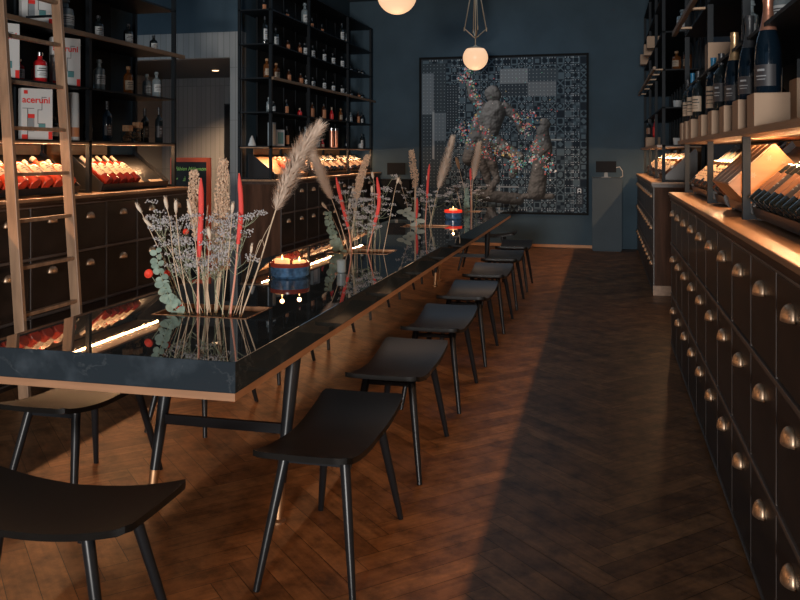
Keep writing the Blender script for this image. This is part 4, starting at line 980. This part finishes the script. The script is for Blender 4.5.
bottle('dark', 'dark bottle with foil neck at the end of the lowest left shelf, left of two', (-3.90, 6.52, SH[0]), (0,0,-.5), .30, .034)
bottle('dark', 'dark bottle with foil neck at the end of the lowest left shelf, right of two', (-3.80, 6.58, SH[0]), (0,0,-.5), .31, .034)
def corkjar(label, y, h):
    t = thing('cork_jar', label, 'jar', (-3.82, y, SH[0]))
    MB().lathe([(0,.001),(.046,.001),(.052,.01),(.058,h),(.055,h),(.049,.012),(0,.012)], 24).build('glass', M['jarglass'], t, True)
    rr = random.Random(int(y*100))
    for k in range(14):
        a = rr.uniform(0, 6.28); q = rr.uniform(0, .03); z = .02+(k//4)*.026; d = Vector((rr.uniform(-1,1), rr.uniform(-1,1), rr.uniform(-.3,.3))).normalized()*.014
        c = Vector((q*cos(a), q*sin(a), z)); MB().tube([c-d, c+d], .010, 8).build('cork_piece', M['cork'], t, True)
    MB().box(-.03,.03,-.03,.03,h+.0005,h+.05).build('cork_lid', M['cork'], t)
corkjar('glass jar of corks with square cork lid on the lowest left shelf', 6.27, .12)
corkjar('smaller glass jar of corks left of the square lidded one', 6.12, .09)

# ---------------------------------------------------------------- display trays on the counters
def tray(label, s, y0, y1, group='sloping display trays'):
    """s=-1 left side (rises towards -x), +1 right side"""
    xf = -3.70 if s < 0 else .642; cy = (y0+y1)/2; a, b = y0-cy, y1-cy
    t = thing('display_tray', label, 'display tray', (xf, cy, ZT), 0, group)
    def P(pts): return [(d*s, z) for d, z in pts]
    L, R = (.318, .245) if s < 0 else (.305, .285)
    MB().prism(P([(0,.028),(L,.028+R),(L-.007,.037+R),(-.007,.037)]), 'y', a+.012, b-.012).build('sloping_board', M['tray'], t)
    for yy in (a, b-.012):
        MB().prism(P([(-.010,.0305),(-.022,.062),(L-.022,.066+R),(L,.030+R),(L,.016),(L-.02,.001),(.0,.001)]), 'y', yy, yy+.012).build('side_panel', M['tray'], t)
    MB().prism(P([(-.010,.012),(-.024,.058),(-.016,.058),(-.002,.012)]), 'y', a+.012, b-.012).build('front_lip', M['tray'], t)
    return t
SL = atan2(.245, .318); SLR = atan2(.285, .305)
def lay(kind, label, s, y, d=.012, h=.29, r=.036, group=None, up=0):
    SL = globals()['SL'] if s < 0 else SLR
    """bottle lying on the tray with its base at the lip"""
    xf = -3.70 if s < 0 else .642
    nx, nz = -sin(SL), cos(SL)          # board normal in (d, z)
    bx = d*cos(SL)+nx*(r+.0105+up); bz = .028+d*sin(SL)+nz*(r+.0105+up)
    ang = (pi/2-SL)*s
    return bottle(kind, label, (xf+bx*s, y, ZT+bz), (0, ang, 0), h, r, group) if s > 0 else bottle(kind, label, (xf+bx*s, y, ZT+bz), (0, ang, 0), h, r, group)
def labelturn(o, s):   # the label faces away from the board
    SL = globals()['SL'] if s < 0 else SLR
    if s > 0:
        m = Matrix.Rotation(pi/2-SL, 4, 'Y') @ Matrix.Rotation(pi, 4, 'Z')
    else:
        m = Matrix.Rotation(-(pi/2-SL), 4, 'Y')
    o.rotation_euler = m.to_euler(); return o
tray('black sloping tray of red orange bottles behind the ladder', -1, 4.20, 5.28)
tray('black sloping tray of rose bottles right of the ladder', -1, 5.56, 6.54)
for i in range(8):
    labelturn(lay('orliq', 'orange red liqueur bottle lying in the tray behind the ladder, %s from the left' % ORD[i], -1, 4.29+.125*i, h=.25 if i % 2 else .29, r=.047, group='liqueur bottles in the left tray'), -1)
for i in range(5):
    labelturn(lay('rose', 'rose wine bottle lying right of the ladder, %s from the left' % ORD[i], -1, 5.64+.10*i, h=.31, r=.037, group='rose bottles in the second left tray'), -1)
def on_board(name, label, cat, s, y0, y1, d0, d1, th, m, off=.0105, group=None):
    SL = globals()['SL'] if s < 0 else SLR
    xf = -3.70 if s < 0 else .642; c, sn = cos(SL), sin(SL)
    pts = [(d0*c-sn*off, .028+d0*sn+c*off), (d1*c-sn*off, .028+d1*sn+c*off), (d1*c-sn*(off+th), .028+d1*sn+c*(off+th)), (d0*c-sn*(off+th), .028+d0*sn+c*(off+th))]
    o = MB().prism([(p*s, z) for p, z in pts], 'y', -(y1-y0)/2, (y1-y0)/2).build(name, m, None, bevel=.002); o.location = (xf, (y0+y1)/2, ZT)
    return tag(o, label, cat, group)
on_board('wooden_box_lid', 'pale wooden board lying right of the rose bottles', 'board', -1, 6.09, 6.18, .01, .29, .010, M['pale'])
on_board('price_card', 'small pale price card lying in the empty part of the second left tray', 'card', -1, 6.30, 6.50, .01, .06, .002, M['cream'])
# far left trays
tray('black sloping tray at the near end of the far left counter', -1, 8.95, 10.05)
tray('black sloping tray in the middle of the far left counter', -1, 10.20, 11.72)
tray('black sloping tray at the far end of the far left counter', -1, 11.88, 12.95)
on_board('wooden_box_lid', 'pale lit wooden board filling the near tray of the far left counter', 'board', -1, 9.0, 10.0, .01, .35, .008, M['pale'])
for i in range(3):
    labelturn(lay('orliq', 'red bottle lying on the pale board of the far left counter, %s of three' % ORD[i], -1, 9.42+.13*i, h=.27, r=.04, up=.012, group='red bottles on the far left counter'), -1)
for i in range(13):
    labelturn(lay(('wcream','darktan','wine')[i % 3], 'wine bottle in the middle far left tray, %s from the near end' % ORD[i], -1, 10.28+.113*i, h=.31, r=.037, group='wine bottles in the middle far left tray'), -1)
for i in range(9):
    labelturn(lay(('wcream','wine','darktan')[i % 3], 'wine bottle in the furthest left tray, %s from the near end' % ORD[i], -1, 11.96+.112*i, h=.31, r=.037, group='wine bottles in the furthest left tray'), -1)
# right side trays
tray('black sloping tray of dark bottles nearest the camera on the right counter', 1, 2.64, 3.83)
tray('black sloping tray of wooden wine cases on the right counter', 1, 3.89, 4.56)
tray('short black sloping tray beside the second thin post of the right counter', 1, 4.70, 5.09)
tray('black sloping tray of wine bottles before the end of the right counter', 1, 5.16, 6.40)
for i in range(10):
    k = ('darktan', 'darktan', 'dark')[i % 3]
    labelturn(lay(k, 'dark wine bottle lying in the nearest right tray, %s from its far end' % ORD[i], 1, 3.75-.110*i, h=.32, r=.039, group='dark bottles in the nearest right tray'), 1)
for i in range(4):
    y0 = 4.36-.142*i
    o = on_board('wooden_wine_case', 'orange lit wooden wine case on the right counter, %s from the far end of four' % ORD[i], 'wine case', 1, y0, y0+.135, .005, .27, .150, M['top'], group='wooden wine cases')
    o.data.materials[0] = M['casewood']
    c, sn = cos(SLR), sin(SLR)
    lid = MB(); e = .0105+.150
    pts = [(.012*c-sn*e, .028+.012*sn+c*e), (.263*c-sn*e, .028+.263*sn+c*e), (.263*c-sn*(e+.005), .028+.263*sn+c*(e+.005)), (.012*c-sn*(e+.005), .028+.012*sn+c*(e+.005))]
    lid.prism(pts, 'y', -.060, .060).build('sliding_lid', M['pale'], o)
    if i == 3:     # burnt star marks on the side that faces the camera
        for (dd, ee) in ((.05, .05), (.11, .11), (.16, .04), (.21, .12), (.235, .06)):
            st_ = MB(); cx, cz = dd*c-sn*(.0105+ee), .028+dd*sn+c*(.0105+ee)
            for q in range(3):
                a = pi*q/3; ax, az = .013*cos(a), .013*sin(a); bx_, bz_ = -.0022*sin(a), .0022*cos(a)
                st_.prism([(cx-ax-bx_, cz-az-bz_), (cx+ax-bx_, cz+az-bz_), (cx+ax+bx_, cz+az+bz_), (cx-ax+bx_, cz-az+bz_)], 'y', -.0690, -.0676)
            st_.build('star_mark', M['pale'], o)
for i in range(12):
    k = ('wcream', 'wteal', 'wcream', 'wine')[i % 4]
    labelturn(lay(k, 'wine bottle lying lying beside the wooden cases on the right, %s from near end' % ORD[i], 1, (4.765+.125*i if i < 3 else 5.24+.125*(i-3)), h=.32, r=.037, group='wine bottles in the third right tray'), 1)
# far right trays
tray('black sloping tray at the near end of the far right counter', 1, 9.14, 10.15)
tray('black sloping tray in the middle of the far right counter', 1, 10.31, 11.55)
tray('black sloping tray at the far end of the far right counter', 1, 11.66, 12.9)
for i in range(8):
    labelturn(lay(('wcream','wine','wcream','dark')[i % 4], 'wine bottle in the nearer tray of the far right counter, %s from the near end' % ORD[i], 1, 9.22+.12*i, h=.32, r=.038, group='wine bottles in the nearer far right tray'), 1)
for i in range(14):
    labelturn(lay(('wcream','wcream','wine')[i % 3], 'wine bottle in the furthest tray of the right wall, %s from the near end' % ORD[i], 1, (10.4+.15*i if i < 8 else 11.75+.16*(i-8)), h=.32, r=.038, group='wine bottles in the furthest right tray'), 1)

# ---------------------------------------------------------------- boxes with bottles on the right ledge
def kbox(label, loc, w, d, h, group='kraft boxes on the right ledge'):
    t = thing('cardboard_box', label, 'cardboard box', loc, 0, group)
    MB().box(0, w, 0, d, 0, h).build('carton', M['card'], t, bevel=.002)
    MB().box(.001, w-.001, .001, d-.001, h, h+.0006).build('top_flap', M['card'], t)
    MB().box(w/2-.001, w/2+.001, .001, d-.001, h+.0006, h+.001).build('flap_seam', M['ink'], t)
    return t
BX = [(3.30, .125, 'champcop', .385, .048, 'champagne bottle with copper foil'),
      (3.68, .115, 'champblk', .355, .046, 'champagne bottle with black foil'),
      (4.10, .115, 'champgold', .345, .043, 'champagne bottle with gold foil'),
      (4.55, .115, 'dark', .30, .040, 'plain dark bottle with flat cap'),
      (5.02, .26, 'wineblue', .33, .040, 'wine bottle with bright blue foil'),
      (5.60, .105, 'wine', .31, .037, 'dark wine bottle with cream label'),
      (5.95, .105, 'wineblue', .33, .037, 'wine bottle with blue foil and cream label'),
      (6.25, .10, 'wine', .31, .036, 'furthest dark wine bottle')]
for i, (y, w, kd, h, r, ds) in enumerate(BX):
    kbox('kraft cardboard box on the right ledge, %s from the camera' % ORD[i], (.540, y, SH[0]), w, .16 if i < 5 else .15, .125)
    bottle(kd, ds+', on %s box from the camera, right ledge' % ORD[i], (.540+min(w, .15)/2, y+.08, SH[0]+.1262), (0,0,-2.3), h, r)
bottle('green', 'dark bottle with green label behind the boxes on the right ledge', (.80, 5.0, SH[0]), (0,0,-2.3), .31, .040)
bottle('dark', 'dark bottle at the back of the right ledge behind the gold foil bottle', (.82, 4.35, SH[0]), (0,0,-2.3), .31, .040)
kbox('brown cardboard box at the right edge of the picture behind the copper foil bottle', (.74, 3.56, SH[0]), .16, .14, .20, None)
kbox('kraft cardboard box sticking out of the upper right shelf', (.585, 5.10, SH[1]), .16, .15, .155, None)
for i, y in enumerate((3.62, 3.76)):
    bottle('clear', 'clear bottle on the upper right shelf at the top edge of the picture, %s' % ('nearer' if i == 0 else 'further'), (.70, y, SH[1]), (0,0,-2.3), .20, .038)
bottle('clear', 'clear bottle on the upper right shelf behind the black foil bottle', (.68, 4.25, SH[1]), (0,0,-2.3), .24, .040)
# far right unit
bottle('clear', 'clear apothecary bottle high in the near end of the far right unit', (.80, 9.14, SH[3]), (0,0,-2.3), .24, .06)
bottle('amber', 'amber bottle with stopper in the far right unit, left of two', (.74, 9.14, SH[2]), (0,0,-2.3), .20, .045)
bottle('amber', 'amber bottle with stopper in the far right unit, right of two', (.85, 9.16, SH[2]), (0,0,-2.3), .23, .045)
def cup(label, loc):
    t = tag(MB().lathe([(0,.002),(.032,0),(.040,.01),(.046,.075),(.043,.075),(.037,.012),(0,.01)], 20).build('cup', M['white'], None, True), label, 'cup', 'white cups'); t.location = loc
cup('white cup on the second shelf of the far right unit', (.75, 9.16, SH[1])); cup('white cup on the lowest shelf of the far right unit', (.75, 9.16, SH[0]))
kbox('thin upright brown carton beside the cup in the far right unit', (.83, 9.10, SH[1]), .05, .12, .15, None)
for i, y in enumerate((10.35, 11.1, 12.2)):
    kbox('kraft box sticking out high on the far right unit, %s from the near end' % ORD[i], (.50, y, SH[3]), .17, .16, .14, 'kraft boxes high on the far right unit')
kbox('kraft box on the lowest ledge at the far end of the right wall', (.545, 11.5, SH[0]), .18, .25, .13, None)
bottle('darktan', 'dark bottle on the furthest ledge box, left of two', (.585, 11.6, SH[0]+.1312), (0,0,-2.3), .25, .033)
bottle('red', 'red bottle on the furthest ledge box, right of two', (.665, 11.6, SH[0]+.1312), (0,0,-2.3), .27, .033)

# ---------------------------------------------------------------- candles
def candle_bowl(label, loc, R, h, red, group):
    t = thing('candle_bowl', label, 'candle bowl', loc, 0, group)
    MB().lathe([(0,.001),(R*.90,0),(R,.012),(R*1.0,h*.72),(R*.93,h*.72),(R*.93,.012),(0,.012)], 40).build('bowl', M['bluebowl'], t, True)
    MB().lathe([(R*1.004,h*.72),(R*1.02,h*.76),(R*1.02,h),(R*.94,h),(R*.93,h*.72)], 40).build('rim_band', M['redrim' if red else 'bowlrim'], t, True)
    for i, (dx, dy, hh, r) in enumerate(((-.048, .0, .10, .044), (.050, .02, .09, .040)) if not red else ((0, 0, .115, .045),)):
        p = MB(); rr = random.Random(i); n = 24
        p.lathe([(0,.013),(r,.013),(r,hh-.006),(r*.9,hh),(r*.5,hh-.012),(0,hh-.014)], n, (dx, dy, 0))
        w = p.build('wax_candle', M['wax'], t, True)
        MB().tube([(dx, dy, hh-.014), (dx, dy, hh)], .0018, 6).build('wick', M['ink'], w)
        MB().lathe([(0,-.004),(.005,.002),(.006,.009),(.003,.020),(0,.030)], 12, (dx, dy, hh-.004)).build('flame', M['flame'], w, True)
        l = bpy.data.lights.new('candle_light', 'POINT'); l.energy = .25; l.color = (1,.5,.2); l.shadow_soft_size = .012
        lo = bpy.data.objects.new('candle_light', l); COL.objects.link(lo); lo.location = (loc[0]+dx, loc[1]+dy, loc[2]+hh+.045)
    return t
candle_bowl('blue glazed bowl with dark rim and two lit candles between the first two flower troughs', (-1.76, 4.50, TZ), .112, .085, False, 'candle bowls')
candle_bowl('blue glazed bowl with bright red rim and lit candle further down the table', (-1.60, 8.95, TZ), .095, .10, True, 'candle bowls')

# ---------------------------------------------------------------- dried flowers
def bez(pts, n):
    """Catmull-Rom through pts, n samples per span"""
    P = [Vector(p) for p in pts]; out = []
    for i in range(len(P)-1):
        p0, p1, p2, p3 = P[max(i-1,0)], P[i], P[i+1], P[min(i+2,len(P)-1)]
        for k in range(n):
            t = k/n; out.append(.5*((2*p1)+(p2-p0)*t+(2*p0-5*p1+4*p2-p3)*t*t+(3*p1-p0-3*p2+p3)*t**3))
    out.append(P[-1]); return out
GN = {1: 'nearest', 2: 'second', 3: 'third', 4: 'furthest'}
NM = {'pampas': ('pampas_grass', 'pampas grass'), 'sorghum': ('dried_sorghum', 'dried flower'), 'spike': ('dyed_flower_spike', 'dried flower'), 'tail': ('bunny_tail_grass', 'dried grass'),
      'grass': ('dry_grass_stem', 'dried grass'), 'euc': ('eucalyptus_sprig', 'eucalyptus'), 'filler': ('statice_sprig', 'dried flower'), 'poppy': ('dried_poppy', 'dried flower'),
      'leaf': ('sage_leaf_sprig', 'leaf sprig'), 'leafball': ('dried_protea', 'dried flower')}
HEADSTART = {'pampas': .42, 'sorghum': .40, 'spike': .40, 'tail': .72}
def make_stem(idx, kind, g, pts, hw, label):
    rr = random.Random(idx*17+3)
    base = Vector(pts[0]); name, cat = NM[kind]
    # bases stay inside the trough; a stem also leans a little in depth
    y0 = min(max(pts[0][1], TRY[g-1]-.115), TRY[g-1]+.115); bx = min(max(pts[0][0], TX[0]+.02), TX[1]-.02)
    base = Vector((bx, y0, TZ-.02))
    t = thing(name, label, cat, base, 0, '%s in the %s trough' % ({'pampas':'pampas plumes','sorghum':'tan seed heads','spike':'coral spikes','tail':'bunny tails','grass':'thin grass stems','euc':'eucalyptus sprigs','filler':'statice sprigs','poppy':'red flowers','leaf':'leaf sprigs','leafball':'protea heads'}[kind], GN[g]))
    loc = [Vector(p)-base for p in pts]; loc[0] = Vector((0,0,0))
    path = bez(loc, 8); n = len(path)
    sm = {'spike': 'stempink', 'euc': 'stemg', 'filler': 'stemg', 'leaf': 'stemg', 'poppy': 'stemg'}.get(kind, 'stem')
    if kind == 'grass' and 'green' in label: sm = 'stemg'
    sr = {'pampas': .0035, 'sorghum': .0055, 'spike': .005, 'tail': .0022, 'grass': .0018, 'euc': .0022, 'filler': .0018, 'poppy': .0022, 'leaf': .003, 'leafball': .005}[kind]
    if g >= 3: sr *= 1.15
    MB().tube(path, [sr*(1-.45*i/n) for i in range(n)], 7).build('stem', M[sm], t, True)
    if kind in HEADSTART:
        hs = {'pampas': .36, 'sorghum': .50, 'spike': .50, 'tail': .75}[kind]
        if g == 1 and kind == 'pampas': hs = .34
    if kind == 'spike':
        i0 = {4: 16, 3: 16, 2: 16, 1: 16}[g]
        hp = path[i0:]; m = len(hp); b = MB()
        b.tube(hp, [hw*.60*(.75+.25*min(1, i/3)) * (1 if i < m-4 else max(.2, (m-i)/4.6)) for i in range(m)], 12)
        b.build('velvet_head', M['spike'], t, True)
    elif kind == 'tail':
        hp = path[int(n*.72):]; hp = bez([hp[0], hp[len(hp)//2], hp[-1]], 6); m = len(hp); b = MB()
        b.tube(hp, [max(.0015, hw*.62*math.sin(pi*(.06+.90*i/(m-1)))**.8) for i in range(m)], 10)
        o = b.build('tail_head', M['tailb'] if 'brown' in label else M['tail'], t, True)
        f = MB()
        for k in range(70):
            i = rr.randrange(1, m-1); a = rr.uniform(0, 6.28); d = Vector((cos(a), sin(a), 0)); p = hp[i]+d*hw*.45; q = p+d*hw*.35+Vector((0,0,.012)); s = Vector((-sin(a), cos(a), 0))*.0008
            f.add([p-s, p+s, q], [(0,1,2)])
        f.nonorm = True; f.build('fine_hairs', M['tailb'] if 'brown' in label else M['tail'], o)
    elif kind == 'pampas':
        hp = path[int(n*.40):]; m = len(hp); f = MB(); f.nonorm = True
        for k in range(2600 if g <= 2 else 1300):
            u = rr.random()**.9; i = min(int(u*(m-1)), m-2); p = hp[i].lerp(hp[i+1], u*(m-1)-i); d = (hp[i+1]-hp[i]).normalized()
            a = rr.uniform(0, 6.28); s = Vector((cos(a), sin(a)*.8, rr.uniform(-.3,.3))); s = (s-d*s.dot(d)).normalized()
            wd = hw*1.5*(.35+.65*math.sin(pi*min(1, .10+.85*u)))*rr.uniform(.55, 1.0)
            ln = hw*rr.uniform(.4, 1.3)
            q1 = p+s*wd*.5+d*ln*.5; q2 = p+s*wd*.92+d*ln*1.1+Vector((0,0,-.004))
            c = d.cross(s)*.0013*(1 if g < 3 else 1.8)
            f.add([p-c, p+c, q1+c*1.3, q1-c*1.3, q2], [(0,1,2,3),(3,2,4)])
        f.build('plume', M['plume'], t)
    elif kind == 'sorghum':
        hp = path[int(n*.42):]; m = len(hp); f = MB()
        for k in range(900 if g <= 2 else 420):
            u = rr.random(); i = min(int(u*(m-1)), m-2); p = hp[i].lerp(hp[i+1], u*(m-1)-i); a = rr.uniform(0, 6.28)
            w = hw*(.45+.55*math.sin(pi*min(1, .15+.80*u)))*sqrt(rr.random()); r = rr.uniform(.0034, .0058)*(1 if g < 3 else 1.3)
            f.octa(p+Vector((cos(a)*w, sin(a)*w*.8, rr.uniform(-.006,.006))), r, r*1.3)
        f.build('seed_head', M['seed'], t)
        MB().tube([v+Vector((.007,.003,0)) for v in path[:int(n*.6)]], sr*.8, 7).build('second_stem', M['stem'], t, True)
    elif kind == 'filler':
        top = path[-1]; br = MB(); f = MB(); nb = 17 if g <= 2 else 11
        for k in range(nb):
            i = rr.randrange(int(n*.45), n-1); p = path[i]; a = rr.uniform(0, 6.28)
            e = p+Vector((cos(a)*hw*rr.uniform(.35, 1.0), sin(a)*hw*.7*rr.uniform(.2, 1), rr.uniform(.02, .11)))
            mid = p.lerp(e, .5)+Vector((0,0,-.008)); br.tube([p, mid, e], [.0013, .001, .0008], 5)
            for q in range(22 if g <= 2 else 14):
                a2 = rr.uniform(0, 6.28); w = rr.random()**.6*.030; r = rr.uniform(.0026, .0050)*(1 if g < 3 else 1.35)
                f.octa(e+Vector((cos(a2)*w, sin(a2)*w, rr.uniform(-.007, .009))), r)
        for q in range(40):
            a2 = rr.uniform(0, 6.28); w = rr.random()**.6*.035; f.octa(top+Vector((cos(a2)*w, sin(a2)*w, rr.uniform(-.01, .012))), rr.uniform(.003, .0055))
        br.build('branchlets', M['stemg'], t, True); f.build('florets', M['floret'], t)['kind'] = 'stuff'
    elif kind in ('euc', 'leaf'):
        big = kind == 'leaf'; nl = 26 if not big else 8
        for k in range(nl):
            u = .12+.88*k/(nl-1) if not big else .35+.65*k/(nl-1); i = min(int(u*(n-1)), n-2); p = path[i]; sd = 1 if k % 2 else -1
            r = hw*rr.uniform(.65, 1.0)*(1.15-.55*u) if not big else hw*.9
            a = rr.uniform(-.8, .8)+(0 if sd > 0 else pi); d = Vector((cos(a), sin(a)*.6-.3, rr.uniform(-.35, .35))).normalized(); nrm = Vector((rr.uniform(-.5,.5), -1, rr.uniform(-.5,.6))).normalized(); e = nrm.cross(d).normalized(); d = e.cross(nrm).normalized()
            b = MB(); vs = []; N = 14
            for q in range(N):
                an = 2*pi*q/N; vs.append(p+d*(r+r*cos(an)*(1.0 if not big else 1.0))+e*(r*sin(an)*(.9 if not big else .5))+nrm*(.15*r*cos(2*an)))
            b.add(vs+[v-nrm*.0012 for v in vs], [tuple(range(N)), tuple(range(2*N-1, N-1, -1))]+[(q, q+N, (q+1) % N+N, (q+1) % N) for q in range(N)])
            b.build('leaf', M['leaf'] if not big else M['leafg'], t, True)
    elif kind == 'poppy':
        e = path[-1]; b = MB(); 
        b.lathe([(0,-.010),(hw*.55,-.004),(hw*.9,.004),(hw,.014),(hw*.8,.018),(hw*.3,.010),(0,.008)], 16)
        o = b.build('petals', M['poppy'], t, True); o.location = e; o.rotation_euler = (radians(75), rr.uniform(-.3,.3), 0)
    elif kind == 'leafball':
        e = path[-1]; b = MB(); b.nonorm = True
        for k in range(60):
            a = rr.uniform(0, 6.28); el = rr.uniform(-.5, 1.4); d = Vector((cos(a)*cos(el), sin(a)*cos(el), sin(el))); s = d.cross(Vector((0,0,1))).normalized()*.014; u = d.cross(s).normalized()
            r = hw*rr.uniform(.6, 1); b.add([e+d*r*.2, e+d*r*.6-s, e+d*r, e+d*r*.6+s], [(0,1,2,3)])
        b.build('bracts', M['protea'], t)
for i, (kind, g, pts, hw, label) in enumerate(STEMS): make_stem(i, kind, g, pts, hw, label)
tag(MB().tube([(-1.23, 7.12, .755), (-1.21, 7.06, .758), (-1.195, 7.0, .74), (-1.190, 6.97, .70)], .0022, 6).build('loose_twig', M['stem'], None, True), 'single pale twig hanging over the right edge of the table', 'twig')
# lit stub of glass on the table beside the first candle bowl
tag(MB().lathe([(0,.001),(.022,0),(.026,.004),(.028,.075),(.026,.075),(.024,.006),(0,.005)], 20).build('shot_glass', M['gclear'], None, True), 'small clear glass standing beside the two candle bowl', 'glass').location = (-1.52, 4.72, TZ)
